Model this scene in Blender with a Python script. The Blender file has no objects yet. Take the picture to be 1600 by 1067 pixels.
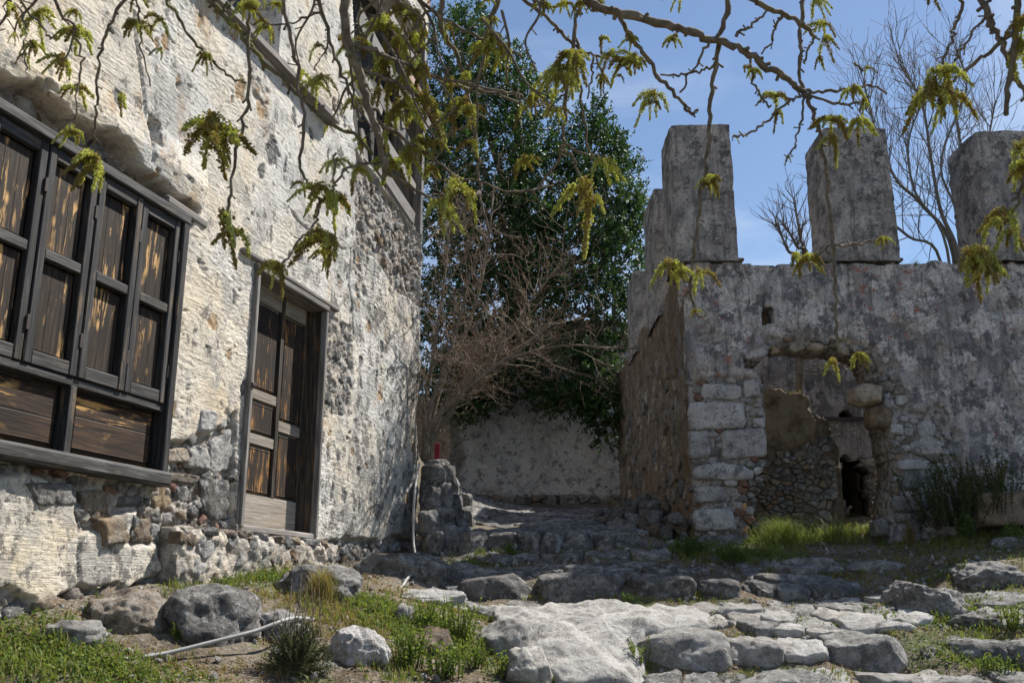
import bpy, bmesh, math, random
import numpy as np
from mathutils import Vector, Matrix, Euler

R = math.radians
random.seed(7)
rng = np.random.default_rng(11)
sc = bpy.context.scene
COL = sc.collection

# ------------------------------------------------------------------ camera
FPX, PITCH = 1500.0, R(14.8)            # focal length in pixels of a 1600 px wide picture
cam = bpy.data.cameras.new('camera')
cam.sensor_width = 36.0
cam.lens = 36.0 * FPX / 1600.0
cam.clip_start, cam.clip_end = 0.05, 2000
cam.dof.use_dof = True
cam.dof.focus_distance = 8.5
cam.dof.aperture_fstop = 9.0
camo = bpy.data.objects.new('camera', cam)
COL.objects.link(camo)
camo.location = (0, 0, 0)
camo.rotation_euler = (R(90) + PITCH, 0, 0)
sc.camera = camo

# ------------------------------------------------------------------ light
SUN_AZ, SUN_EL = 55.0, 53.0             # degrees right of the viewing direction, above the horizon
world = bpy.data.worlds.new('World')
sc.world = world
world.use_nodes = True
wt = world.node_tree
wt.nodes.clear()
wo = wt.nodes.new('ShaderNodeOutputWorld')
bg = wt.nodes.new('ShaderNodeBackground')
sky = wt.nodes.new('ShaderNodeTexSky')
sky.sky_type = 'NISHITA'
sky.sun_disc = False
sky.sun_elevation = R(SUN_EL)
sky.sun_rotation = R(SUN_AZ)
sky.altitude = 200
sky.air_density = 1.0
sky.dust_density = 0.25
sky.ozone_density = 2.2
bg.inputs['Strength'].default_value = 0.078
wt.links.new(bg.outputs[0], wo.inputs[0])
# thin high cloud over the whole sky
wc = wt.nodes.new('ShaderNodeTexCoord')
wm = wt.nodes.new('ShaderNodeMapping'); wm.inputs['Scale'].default_value = (1.2, 2.2, 3.0)
wn = wt.nodes.new('ShaderNodeTexNoise'); wn.inputs['Scale'].default_value = 1.7
wn.inputs['Detail'].default_value = 7; wn.inputs['Roughness'].default_value = 0.6; wn.inputs['Distortion'].default_value = 0.5
wr = wt.nodes.new('ShaderNodeMapRange')
wr.inputs['From Min'].default_value = 0.50; wr.inputs['From Max'].default_value = 0.80
wr.inputs['To Min'].default_value = 0.0; wr.inputs['To Max'].default_value = 0.55
wx = wt.nodes.new('ShaderNodeMix'); wx.data_type = 'RGBA'
wx.inputs[7].default_value = (7.5, 8.0, 8.6, 1)
wt.links.new(wc.outputs['Generated'], wm.inputs[0]); wt.links.new(wm.outputs[0], wn.inputs['Vector'])
wt.links.new(wn.outputs['Fac'], wr.inputs['Value']); wt.links.new(wr.outputs[0], wx.inputs[0])
wt.links.new(sky.outputs[0], wx.inputs[6]); wt.links.new(wx.outputs[2], bg.inputs['Color'])

sl = bpy.data.lights.new('sun', 'SUN')
sl.energy = 5.0
sl.angle = R(0.53)
sl.color = (1.0, 0.95, 0.87)
so = bpy.data.objects.new('sun', sl)
COL.objects.link(so)
sdir = Vector((math.sin(R(SUN_AZ)) * math.cos(R(SUN_EL)), math.cos(R(SUN_AZ)) * math.cos(R(SUN_EL)), math.sin(R(SUN_EL))))
so.rotation_euler = sdir.to_track_quat('Z', 'Y').to_euler()
so.location = sdir * 60

sc.view_settings.view_transform = 'Standard'
sc.view_settings.look = 'None'
sc.view_settings.exposure = 0.8
sc.view_settings.gamma = 1.0
sc.view_settings.use_curve_mapping = False
sc.render.engine = 'CYCLES'
sc.cycles.use_denoising = True
sc.cycles.use_adaptive_sampling = True
sc.cycles.adaptive_threshold = 0.025
sc.cycles.max_bounces = 6
sc.cycles.diffuse_bounces = 3
sc.cycles.transparent_max_bounces = 8

# ------------------------------------------------------------------ noise
_perm = np.random.default_rng(5).permutation(256)
_perm = np.concatenate([_perm, _perm, _perm])
_grad = np.random.default_rng(6).normal(size=(256, 3))
_grad /= np.linalg.norm(_grad, axis=1)[:, None]
_ga = np.random.default_rng(8).uniform(0, 2 * math.pi, 256)
_g2x, _g2y = np.cos(_ga).astype(np.float32), np.sin(_ga).astype(np.float32)

def perlin2(x, y, z):
    x, y = np.broadcast_arrays(np.asarray(x, np.float32), np.asarray(y, np.float32))
    x = x + np.float32(z * 7.31 % 97); y = y + np.float32(z * 3.77 % 89)
    xf0, yf0 = np.floor(x), np.floor(y)
    xf, yf = x - xf0, y - yf0
    xi, yi = xf0.astype(np.int32) & 255, yf0.astype(np.int32) & 255
    f = lambda t: t * t * t * (t * (t * 6 - 15) + 10)
    u, v = f(xf), f(yf)
    pa, pb = _perm[xi], _perm[xi + 1]
    def g(p, dx, dy):
        h = _perm[p + yi + dy]
        return _g2x[h] * (xf - dx) + _g2y[h] * (yf - dy)
    a = g(pa, 0, 0) * (1 - u) + g(pb, 1, 0) * u
    c = g(pa, 0, 1) * (1 - u) + g(pb, 1, 1) * u
    return (a * (1 - v) + c * v) * np.float32(1.15)

def perlin(x, y, z=0.0):
    if np.ndim(z) == 0: return perlin2(x, y, float(z))
    x, y, z = np.broadcast_arrays(np.asarray(x, float), np.asarray(y, float), np.asarray(z, float))
    xi, yi, zi = np.floor(x).astype(int), np.floor(y).astype(int), np.floor(z).astype(int)
    xf, yf, zf = x - xi, y - yi, z - zi
    xi &= 255; yi &= 255; zi &= 255
    f = lambda t: t * t * t * (t * (t * 6 - 15) + 10)
    u, v, w = f(xf), f(yf), f(zf)
    def g(dx, dy, dz):
        h = _perm[_perm[_perm[xi + dx] + yi + dy] + zi + dz]
        G = _grad[h]
        return G[..., 0] * (xf - dx) + G[..., 1] * (yf - dy) + G[..., 2] * (zf - dz)
    a = g(0, 0, 0) * (1 - u) + g(1, 0, 0) * u
    b = g(0, 1, 0) * (1 - u) + g(1, 1, 0) * u
    c = g(0, 0, 1) * (1 - u) + g(1, 0, 1) * u
    d = g(0, 1, 1) * (1 - u) + g(1, 1, 1) * u
    return (a * (1 - v) + b * v) * (1 - w) + (c * (1 - v) + d * v) * w

def fbm(x, y, z=0.0, o=4, gain=0.5):
    s, a, k = 0.0, 1.0, 1.0
    for i in range(o):
        s = s + a * perlin(np.asarray(x) * k + 17.3 * i, np.asarray(y) * k + 5.1 * i, z * k)
        a *= gain; k *= 2.03
    return s

# ------------------------------------------------------------------ mesh helpers
def new_mesh(name, V, F, smooth=True, attrs=None):
    me = bpy.data.meshes.new(name)
    V = np.asarray(V, np.float32)
    F = [np.asarray(f, np.int32) for f in (F if isinstance(F, list) else [F]) if len(f)]
    me.vertices.add(len(V))
    me.vertices.foreach_set('co', V.ravel())
    nl = sum(f.size for f in F); nf = sum(len(f) for f in F)
    me.loops.add(nl); me.polygons.add(nf)
    me.loops.foreach_set('vertex_index', np.concatenate([f.ravel() for f in F]))
    starts, o = [], 0
    for f in F:
        k = f.shape[1]
        starts.append(o + np.arange(len(f)) * k); o += f.size
    me.polygons.foreach_set('loop_start', np.concatenate(starts).astype(np.int32))
    me.update(calc_edges=True)
    me.polygons.foreach_set('use_smooth', np.full(nf, smooth))
    for k, a in (attrs or {}).items():
        at_ = me.attributes.new(k, 'FLOAT', 'POINT')
        at_.data.foreach_set('value', np.asarray(a, np.float32).ravel())
    return me

class Geo:
    def __init__(s): s.V, s.Q, s.T, s.n, s.A = [], [], [], 0, []
    def add(s, V, Q=None, T=None, a=None):
        V = np.asarray(V, float)
        s.V.append(V)
        if Q is not None and len(Q): s.Q.append(np.asarray(Q) + s.n)
        if T is not None and len(T): s.T.append(np.asarray(T) + s.n)
        s.A.append(np.full(len(V), 0.0) if a is None else np.broadcast_to(np.asarray(a, float), (len(V),)))
        s.n += len(V)
    def mesh(s, name, smooth=True, attr=None):
        F = []
        if s.Q: F.append(np.concatenate(s.Q))
        if s.T: F.append(np.concatenate(s.T))
        return new_mesh(name, np.concatenate(s.V), F, smooth, {attr: np.concatenate(s.A)} if attr else None)

def tube_geo(g, P, rad, seg=6, a=None, cap=True):
    P = np.asarray(P, float); n = len(P)
    rad = np.broadcast_to(np.asarray(rad, float), (n,))
    T = np.gradient(P, axis=0); T /= np.linalg.norm(T, axis=1)[:, None] + 1e-9
    ref = np.array([0.31, 0.17, 0.93]) if abs(T[0, 2]) < 0.9 else np.array([1.0, 0.1, 0])
    N = np.cross(T, ref); N /= np.linalg.norm(N, axis=1)[:, None] + 1e-9
    B = np.cross(T, N)
    th = np.arange(seg) * 2 * math.pi / seg
    V = P[:, None, :] + rad[:, None, None] * (N[:, None, :] * np.cos(th)[None, :, None] + B[:, None, :] * np.sin(th)[None, :, None])
    V = V.reshape(-1, 3)
    i = np.arange(n - 1)[:, None] * seg; j = np.arange(seg)[None, :]; j2 = (j + 1) % seg
    Q = np.stack([i + j, i + j2, i + seg + j2, i + seg + j], -1).reshape(-1, 4)
    Tt = None
    if cap:
        V = np.concatenate([V, P[-1:] + T[-1:] * rad[-1] * 0.5, P[:1]])
        c = n * seg
        k = np.arange(seg); k2 = (k + 1) % seg
        Tt = np.concatenate([np.stack([(n - 1) * seg + k, (n - 1) * seg + k2, np.full(seg, c)], -1),
                             np.stack([k2, k, np.full(seg, c + 1)], -1)])
    aa = None
    if a is not None:
        a = np.broadcast_to(np.asarray(a, float), (n,))
        aa = np.repeat(a, seg)
        if cap: aa = np.concatenate([aa, [a[-1], a[0]]])
    g.add(V, Q, Tt, aa)

def spline(P, k=6):
    P = np.asarray(P, float)
    Q = np.vstack([2 * P[0] - P[1], P, 2 * P[-1] - P[-2]])
    out = []
    for i in range(1, len(Q) - 2):
        p0, p1, p2, p3 = Q[i - 1], Q[i], Q[i + 1], Q[i + 2]
        for t in np.arange(k) / k:
            out.append(0.5 * ((2 * p1) + (-p0 + p2) * t + (2 * p0 - 5 * p1 + 4 * p2 - p3) * t * t + (-p0 + 3 * p1 - 3 * p2 + p3) * t ** 3))
    out.append(Q[-2])
    return np.array(out)

# ------------------------------------------------------------------ object helpers
def tag(o, label=None, cat=None, group=None, kind=None):
    if label: o['label'] = label
    if cat: o['category'] = cat
    if group: o['group'] = group
    if kind: o['kind'] = kind
    return o

def obj(name, me, mat, parent=None, M=None):
    o = bpy.data.objects.new(name, me)
    COL.objects.link(o)
    if mat is not None and me is not None and not me.materials: me.materials.append(mat)
    W_ = M if M is not None else Matrix.Identity(4)
    o['_'] = 0; del o['_']
    if parent is not None:
        o.parent = parent
        o.matrix_parent_inverse = Matrix.Identity(4)
        o.matrix_basis = WORLD[parent.name].inverted() @ W_
    else:
        o.matrix_basis = W_
    WORLD[o.name] = W_.copy()
    return o
WORLD = {}

def empty(name, loc, label=None, cat=None, group=None, kind=None):
    o = obj(name, None, None, None, Matrix.Translation(Vector(loc)))
    o.empty_display_size = 0.2
    return tag(o, label, cat, group, kind)

# ------------------------------------------------------------------ pixels of the survey photo -> places
cp_, sp_ = math.cos(PITCH), math.sin(PITCH)
def ray(px, py):
    u, v = (px - 800) / FPX, (533.5 - py) / FPX
    return np.array([u, cp_ - v * sp_, sp_ + v * cp_])
def at(px, py, Y):
    d = ray(px, py)
    return d * (Y / d[1])
def mpp(P):                              # metres for one survey pixel at P
    return (P[1] * cp_ + P[2] * sp_) / FPX

TH = R(16.0)                             # the house front runs 16 degrees off the viewing direction
HA = np.array([math.sin(TH), math.cos(TH), 0]); HN = np.array([math.cos(TH), -math.sin(TH), 0])
H0 = at(366, 825, 7.6); H0[2] = 0
HM = Matrix(((HA[0], 0, HN[0], H0[0]), (HA[1], 0, HN[1], H0[1]), (0, 1, 0, 0), (0, 0, 0, 1)))
def W(px, py):                           # point on the house front -> (along, up)
    d = ray(px, py)
    P = d * (np.dot(HN, H0) / np.dot(HN, d))
    return np.array([np.dot(P - H0, HA), P[2]])
def Wpoly(pts): return np.array([W(*p) for p in pts])
def WP(px, py):
    u, v = W(px, py); return H0 + HA * u + np.array([0, 0, v])
RY = 11.0                                # the ruin's front stands 11 m away, square to the view
def RF(px, py):
    P = at(px, py, RY); return np.array([P[0], P[2]])
def RFpoly(pts): return np.array([RF(*p) for p in pts])
RM = Matrix(((1, 0, 0, 0), (0, 0, -1, RY), (0, 1, 0, 0), (0, 0, 0, 1)))

# ------------------------------------------------------------------ materials
class NT:
    def __init__(s, name):
        s.m = bpy.data.materials.new(name); s.m.use_nodes = True
        s.t = s.m.node_tree; s.t.nodes.clear()
        s.out = s.t.nodes.new('ShaderNodeOutputMaterial')
        tc = s.t.nodes.new('ShaderNodeTexCoord'); s.co = tc.outputs['Object']
        s.oi = None
    def nd(s, typ): return s.t.nodes.new(typ)
    def set(s, sock, v):
        if hasattr(v, 'is_linked') or isinstance(v, bpy.types.NodeSocket): s.t.links.new(v, sock)
        elif isinstance(v, (tuple, list)) and len(v) == 3 and sock.type == 'RGBA': sock.default_value = (*v, 1)
        else: sock.default_value = v
    def rnd(s):
        if s.oi is None: s.oi = s.nd('ShaderNodeObjectInfo')
        return s.oi.outputs['Random']
    def map(s, scale=(1, 1, 1), rot=(0, 0, 0), vec=None, loc=(0, 0, 0)):
        n = s.nd('ShaderNodeMapping'); s.set(n.inputs[0], vec or s.co)
        n.inputs['Scale'].default_value = scale; n.inputs['Rotation'].default_value = rot; n.inputs['Location'].default_value = loc
        return n.outputs[0]
    def shift(s):                        # coordinates that differ from object to object
        n = s.nd('ShaderNodeVectorMath'); n.operation = 'SCALE'
        n.inputs[0].default_value = (41.0, 67.0, 23.0); s.set(n.inputs['Scale'], s.rnd())
        a = s.nd('ShaderNodeVectorMath'); a.operation = 'ADD'
        s.set(a.inputs[0], s.co); s.set(a.inputs[1], n.outputs[0])
        return a.outputs[0]
    def noise(s, scale, detail=5, rough=0.55, vec=None, dist=0.0, col=False):
        n = s.nd('ShaderNodeTexNoise'); s.set(n.inputs['Vector'], vec or s.co)
        n.inputs['Scale'].default_value = scale; n.inputs['Detail'].default_value = detail
        n.inputs['Roughness'].default_value = rough; n.inputs['Distortion'].default_value = dist
        return n.outputs['Color' if col else 'Fac']
    def voro(s, scale, vec=None, feat='F1', out='Distance', rand=1.0):
        n = s.nd('ShaderNodeTexVoronoi'); n.feature = feat; s.set(n.inputs['Vector'], vec or s.co)
        n.inputs['Scale'].default_value = scale; n.inputs['Randomness'].default_value = rand
        return n.outputs[out]
    def wave(s, scale, vec=None, dist=2.0, dscale=1.0, detail=2, bands='X'):
        n = s.nd('ShaderNodeTexWave'); n.bands_direction = bands; s.set(n.inputs['Vector'], vec or s.co)
        n.inputs['Scale'].default_value = scale; n.inputs['Distortion'].default_value = dist
        n.inputs['Detail'].default_value = detail; n.inputs['Detail Scale'].default_value = dscale
        return n.outputs['Fac']
    def rng(s, v, a, b, c=0.0, d=1.0):
        n = s.nd('ShaderNodeMapRange'); s.set(n.inputs['Value'], v)
        for k, x in zip(('From Min', 'From Max', 'To Min', 'To Max'), (a, b, c, d)): n.inputs[k].default_value = x
        return n.outputs[0]
    def math(s, op, a, b=0.0):
        n = s.nd('ShaderNodeMath'); n.operation = op; s.set(n.inputs[0], a); s.set(n.inputs[1], b)
        return n.outputs[0]
    def mix(s, f, a, b, mode='MIX'):
        n = s.nd('ShaderNodeMix'); n.data_type = 'RGBA'; n.blend_type = mode
        s.set(n.inputs[0], f); s.set(n.inputs[6], a); s.set(n.inputs[7], b)
        return n.outputs[2]
    def ramp(s, f, stops):
        n = s.nd('ShaderNodeValToRGB'); s.set(n.inputs[0], f)
        e = n.color_ramp.elements
        while len(e) < len(stops): e.new(0.5)
        for k, (p, c) in zip(e, stops): k.position = p; k.color = (*c, 1) if len(c) == 3 else c
        return n.outputs[0]
    def attr(s, name):
        n = s.nd('ShaderNodeAttribute'); n.attribute_name = name; return n.outputs['Fac']
    def bump(s, h, strength=0.5, dist=0.01, nrm=None):
        n = s.nd('ShaderNodeBump'); s.set(n.inputs['Height'], h)
        n.inputs['Strength'].default_value = strength; n.inputs['Distance'].default_value = dist
        if nrm is not None: s.set(n.inputs['Normal'], nrm)
        return n.outputs[0]
    def hsv(s, c, h=0.5, sat=1.0, v=1.0):
        n = s.nd('ShaderNodeHueSaturation'); s.set(n.inputs['Color'], c)
        s.set(n.inputs['Hue'], h); s.set(n.inputs['Saturation'], sat); s.set(n.inputs['Value'], v)
        return n.outputs[0]
    def done(s, col, rough=0.9, nrm=None, spec=0.2, trans=0.0, tcol=None, metal=0.0):
        b = s.nd('ShaderNodeBsdfPrincipled')
        s.set(b.inputs['Base Color'], col); s.set(b.inputs['Roughness'], rough)
        b.inputs['Specular IOR Level'].default_value = spec; b.inputs['Metallic'].default_value = metal
        if nrm is not None: s.set(b.inputs['Normal'], nrm)
        last = b.outputs[0]
        if trans > 0:
            t = s.nd('ShaderNodeBsdfTranslucent'); s.set(t.inputs[0], tcol if tcol is not None else col)
            if nrm is not None: s.set(t.inputs['Normal'], nrm)
            x = s.nd('ShaderNodeMixShader'); x.inputs[0].default_value = trans
            s.t.links.new(last, x.inputs[1]); s.t.links.new(t.outputs[0], x.inputs[2]); last = x.outputs[0]
        s.t.links.new(last, s.out.inputs[0])
        return s.m

def m_house_plaster():
    n = NT('house_plaster')
    wv = n.mix(0.05, n.co, n.noise(3.0, 3, 0.6, col=True))
    base = n.ramp(n.noise(0.8, 5, 0.65, wv), [(0.32, (0.57, 0.49, 0.385)), (0.43, (0.63, 0.575, 0.485)), (0.52, (0.62, 0.60, 0.555)), (0.64, (0.50, 0.50, 0.49)), (0.76, (0.57, 0.51, 0.41))])
    base = n.mix(n.attr('warm'), base, n.mix(1.0, base, (1.03, 0.965, 0.865), 'MULTIPLY'))
    gm = n.attr('grime')
    # thin limewash worn through to grey mortar
    c1 = n.math('ADD', n.noise(2.6, 7, 0.76, n.map((1, 0.75, 1), loc=(9, 3, 0), vec=wv)), n.math('MULTIPLY', gm, 0.07))
    base = n.mix(n.rng(c1, 0.535, 0.575, 0, 0.62), base, n.ramp(n.noise(19, 4, 0.7), [(0.35, (0.24, 0.23, 0.215)), (0.65, (0.43, 0.42, 0.40))]))
    base = n.mix(n.rng(n.noise(1.7, 6, 0.7, n.map((1, 0.7, 1), loc=(4.2, 1.1, 0), vec=wv)), 0.585, 0.66, 0, 0.6), base, (0.43, 0.285, 0.15))
    # black pitting and lichen
    c2 = n.math('ADD', n.noise(7.5, 7, 0.8, n.map((1, 0.8, 1), loc=(2, 5, 0), vec=wv)), n.math('MULTIPLY', gm, 0.09))
    base = n.mix(n.rng(c2, 0.575, 0.615, 0, 0.8), base, (0.10, 0.095, 0.09))
    base = n.mix(n.rng(n.noise(38, 4, 0.75), 0.54, 0.64, 0, 0.55), base, (0.17, 0.155, 0.14))
    base = n.mix(n.rng(n.noise(15, 5, 0.75, n.map((0.6, 2.2, 1), loc=(5, 5, 1))), 0.55, 0.62, 0, 0.45), base, (0.30, 0.275, 0.245))
    sp = n.attr('spot'); sh = n.attr('hue')
    scol = n.mix(n.rng(n.noise(34, 4, 0.75), 0.42, 0.6), n.mix(sh, (0.07, 0.068, 0.066), (0.24, 0.16, 0.09)), n.mix(sh, (0.30, 0.29, 0.275), (0.45, 0.34, 0.22)))
    base = n.mix(sp, base, scol)
    lo = n.attr('loss')
    mort = n.ramp(n.noise(11, 7, 0.75), [(0.33, (0.09, 0.08, 0.07)), (0.46, (0.25, 0.22, 0.185)), (0.56, (0.42, 0.39, 0.35)), (0.68, (0.31, 0.24, 0.165))])
    base = n.mix(lo, base, mort)
    w = n.wave(15, n.map((0.10, 1, 0.0), rot=(0, 0, R(6))), dist=14, dscale=1.3, detail=3, bands='Y')
    b1 = n.bump(w, 0.18, 0.010)
    b2 = n.bump(n.noise(24, 8, 0.75, n.map((0.7, 1.4, 1))), 0.75, 0.022, b1)
    return n.done(base, 0.94, b2, 0.12)

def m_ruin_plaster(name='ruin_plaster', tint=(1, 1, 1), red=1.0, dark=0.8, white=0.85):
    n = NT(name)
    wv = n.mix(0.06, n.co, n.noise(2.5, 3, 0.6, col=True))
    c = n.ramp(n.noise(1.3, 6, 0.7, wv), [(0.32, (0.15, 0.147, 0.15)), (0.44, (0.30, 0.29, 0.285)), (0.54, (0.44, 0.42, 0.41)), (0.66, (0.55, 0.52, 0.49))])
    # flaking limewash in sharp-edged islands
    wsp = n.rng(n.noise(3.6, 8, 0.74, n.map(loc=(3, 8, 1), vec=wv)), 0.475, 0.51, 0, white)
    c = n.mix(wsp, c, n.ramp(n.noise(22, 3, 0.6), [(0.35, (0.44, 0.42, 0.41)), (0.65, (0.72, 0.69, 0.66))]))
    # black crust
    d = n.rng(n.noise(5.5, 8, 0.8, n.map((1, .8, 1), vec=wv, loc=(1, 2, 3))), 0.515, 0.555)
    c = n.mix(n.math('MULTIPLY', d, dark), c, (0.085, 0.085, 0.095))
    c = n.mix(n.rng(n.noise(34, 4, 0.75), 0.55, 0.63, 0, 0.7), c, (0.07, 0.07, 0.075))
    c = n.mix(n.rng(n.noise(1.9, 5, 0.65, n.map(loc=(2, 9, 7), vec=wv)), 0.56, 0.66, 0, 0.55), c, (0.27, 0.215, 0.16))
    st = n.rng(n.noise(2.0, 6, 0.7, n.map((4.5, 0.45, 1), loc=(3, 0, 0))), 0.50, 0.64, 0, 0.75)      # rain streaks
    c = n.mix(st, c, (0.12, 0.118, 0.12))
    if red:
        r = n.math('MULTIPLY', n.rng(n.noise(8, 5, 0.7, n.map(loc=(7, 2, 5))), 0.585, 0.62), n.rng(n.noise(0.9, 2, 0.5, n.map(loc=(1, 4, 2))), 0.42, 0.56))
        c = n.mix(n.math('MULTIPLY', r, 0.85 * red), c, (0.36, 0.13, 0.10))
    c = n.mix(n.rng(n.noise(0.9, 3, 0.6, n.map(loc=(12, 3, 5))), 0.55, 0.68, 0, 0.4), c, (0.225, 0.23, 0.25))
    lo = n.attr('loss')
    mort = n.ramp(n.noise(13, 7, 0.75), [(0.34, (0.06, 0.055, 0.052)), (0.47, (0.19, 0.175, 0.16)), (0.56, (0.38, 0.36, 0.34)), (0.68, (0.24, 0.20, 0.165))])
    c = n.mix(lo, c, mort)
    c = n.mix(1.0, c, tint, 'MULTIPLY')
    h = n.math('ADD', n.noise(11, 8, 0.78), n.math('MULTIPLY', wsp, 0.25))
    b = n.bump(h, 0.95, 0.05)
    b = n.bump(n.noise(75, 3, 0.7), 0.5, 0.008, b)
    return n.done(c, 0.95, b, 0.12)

def m_rubble_face():                      # the bare brown side of the ruin, streaked by weather
    n = NT('weathered_rubble')
    v = n.map((3.2, 0.9, 1))
    c = n.ramp(n.noise(2.6, 9, 0.7, v, 0.5), [(0.28, (0.07, 0.055, 0.045)), (0.42, (0.17, 0.135, 0.10)), (0.55, (0.28, 0.225, 0.165)), (0.7, (0.36, 0.31, 0.25)), (0.82, (0.17, 0.12, 0.075))])
    c = n.mix(n.rng(n.noise(13, 8, 0.75), 0.45, 0.65, 0, 0.5), c, (0.10, 0.085, 0.07))
    c = n.mix(n.math('MULTIPLY', n.attr('low'), n.rng(n.noise(3, 5), 0.4, 0.6)), c, (0.33, 0.19, 0.08))
    b = n.bump(n.noise(16, 9, 0.75, v), 0.9, 0.05)
    b = n.bump(n.noise(80, 5, 0.7), 0.5, 0.006, b)
    return n.done(c, 0.95, b, 0.1)

def m_stone(name, cols, lichen=0.6, dark=0.6, ochre=0.2, bumpd=0.02):
    n = NT(name)
    v = n.shift()
    c = n.ramp(n.noise(6.0, 6, 0.7, v), [(0.32, cols[0]), (0.5, cols[1]), (0.66, cols[2])])
    c = n.hsv(c, v=n.rng(n.rnd(), 0, 1, 0.75, 1.18), sat=n.rng(n.math('FRACT', n.math('MULTIPLY', n.rnd(), 7.3)), 0, 1, 0.5, 1.2))
    c = n.mix(n.rng(n.noise(7, 7, 0.8, n.map(vec=v, loc=(3, 1, 9))), 0.51, 0.575, 0, dark), c, (0.075, 0.072, 0.07))
    c = n.mix(n.rng(n.noise(11, 6, 0.78, n.map(vec=v, loc=(8, 6, 2))), 0.535, 0.575, 0, lichen), c, (0.53, 0.52, 0.495))
    c = n.mix(n.rng(n.noise(40, 4, 0.75, v), 0.53, 0.62, 0, 0.7 * dark), c, (0.06, 0.058, 0.055))
    if ochre: c = n.mix(n.rng(n.noise(4.5, 4, 0.65, n.map(vec=v, loc=(1, 9, 4))), 0.57, 0.67, 0, ochre), c, (0.36, 0.22, 0.09))
    b = n.bump(n.noise(13, 8, 0.76, v), 1.0, bumpd * 2.6)
    b = n.bump(n.noise(70, 4, 0.75, v), 0.7, bumpd * 0.6, b)
    return n.done(c, 0.94, b, 0.12)

def m_wood(name, dark, mid, light, axis, wear=0.3, worn=(0.42, 0.20, 0.05), knots=0.0, seams=0.0):
    n = NT(name)
    v = n.shift()
    sc_ = {'x': (0.9, 16, 16), 'y': (16, 0.9, 16), 'z': (16, 16, 0.9)}[axis]
    sc2 = {'x': (0.8, 9, 9), 'y': (9, 0.8, 9), 'z': (9, 9, 0.8)}[axis]
    g = n.noise(3.2, 7, 0.65, n.map(sc_, vec=v), 0.4)
    c = n.ramp(g, [(0.3, dark), (0.5, mid), (0.7, light)])
    c = n.hsv(c, v=n.rng(n.rnd(), 0, 1, 0.8, 1.2))
    f = n.rng(n.noise(2.4, 6, 0.7, n.map(sc2, vec=v, loc=(2, 5, 1)), 0.6), 0.55, 0.59, 0, wear)
    f = n.math('MULTIPLY', f, n.rng(n.noise(2.6, 3, 0.5, n.map(vec=v)), 0.45, 0.56))
    if knots:
        ks = {'x': (2.2, 5.5, 1), 'y': (5.5, 2.2, 1), 'z': (5.5, 1, 2.2)}[axis]
        k = n.rng(n.voro(1.35, n.map(ks, vec=v)), 0.05, 0.15, 1, 0)
        f = n.math('MAXIMUM', f, n.math('MULTIPLY', k, knots))
    c = n.mix(f, c, worn)
    b = n.bump(g, 0.55, 0.006)
    if seams:                              # joints between the boards a panel is glued up from
        sx = n.nd('ShaderNodeSeparateXYZ'); n.set(sx.inputs[0], n.co)
        q = n.math('ADD', n.math('MULTIPLY', sx.outputs[0 if axis == 'y' else 1], seams), n.math('MULTIPLY', n.rnd(), 3.7))
        q = n.math('ABSOLUTE', n.math('SUBTRACT', n.math('FRACT', q), 0.5))
        q = n.rng(q, 0.0, 0.03, 0, 1)
        c = n.mix(q, (0.004, 0.004, 0.004), c)
        b = n.bump(q, 0.8, 0.006, b)
    b = n.bump(n.noise(90, 4, 0.6, v), 0.2, 0.002, b)
    return n.done(c, 0.72, b, 0.3)

def m_bark(name, a, b_, c_, moss=0.0):
    n = NT(name)
    c = n.ramp(n.noise(28, 6, 0.7), [(0.3, a), (0.5, b_), (0.72, c_)])
    if moss: c = n.mix(n.rng(n.noise(6, 6, 0.7), 0.5, 0.62, 0, moss), c, (0.22, 0.22, 0.05))
    t = n.attr('tip')
    c = n.mix(n.math('MULTIPLY', t, 0.45), c, (0.26, 0.12, 0.08))
    bb = n.bump(n.noise(70, 5, 0.7), 0.7, 0.006)
    return n.done(c, 0.9, bb, 0.15)

def m_leaf(name, c0, c1, c2, rough=0.4, trans=0.3, spec=0.5, tmul=2.2):
    n = NT(name)
    a = n.attr('var')
    c = n.ramp(a, [(0.0, c0), (0.55, c1), (1.0, c2)])
    t = n.mix(1.0, c, (tmul, tmul * 1.05, tmul * 0.55), 'MULTIPLY')
    return n.done(c, rough, None, spec, trans, t)

def m_ground():
    n = NT('soil_and_turf')
    c = n.ramp(n.noise(2.2, 8, 0.7), [(0.3, (0.05, 0.041, 0.033)), (0.45, (0.10, 0.082, 0.063)), (0.58, (0.17, 0.145, 0.115)), (0.72, (0.12, 0.105, 0.083))])
    c = n.mix(n.rng(n.noise(1.3, 6, 0.65, n.map(loc=(5, 2, 1))), 0.5, 0.62, 0, 0.5), c, (0.16, 0.115, 0.065))
    c = n.mix(n.rng(n.noise(1.6, 7, 0.7, n.map(loc=(9, 4, 3))), 0.54, 0.64, 0, 0.8), c, (0.075, 0.105, 0.03))
    c = n.mix(n.rng(n.noise(30, 5, 0.7), 0.5, 0.65, 0, 0.55), c, (0.33, 0.30, 0.25))
    pb = n.rng(n.voro(26), 0.0, 0.5, 1, 0)
    b = n.bump(pb, 0.5, 0.02)
    b = n.bump(n.noise(40, 8, 0.75), 0.8, 0.02, b)
    return n.done(c, 0.96, b, 0.1)

def m_simple(name, c, rough=0.6, metal=0.0, var=0.25, scale=12, spec=0.3, bumpd=0.003):
    n = NT(name)
    f = n.noise(scale, 6, 0.65, n.shift())
    col = n.mix(n.rng(f, 0.3, 0.7), tuple(x * (1 - var) for x in c), tuple(min(1, x * (1 + var)) for x in c))
    return n.done(col, rough, n.bump(f, 0.4, bumpd), spec, metal=metal)

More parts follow.
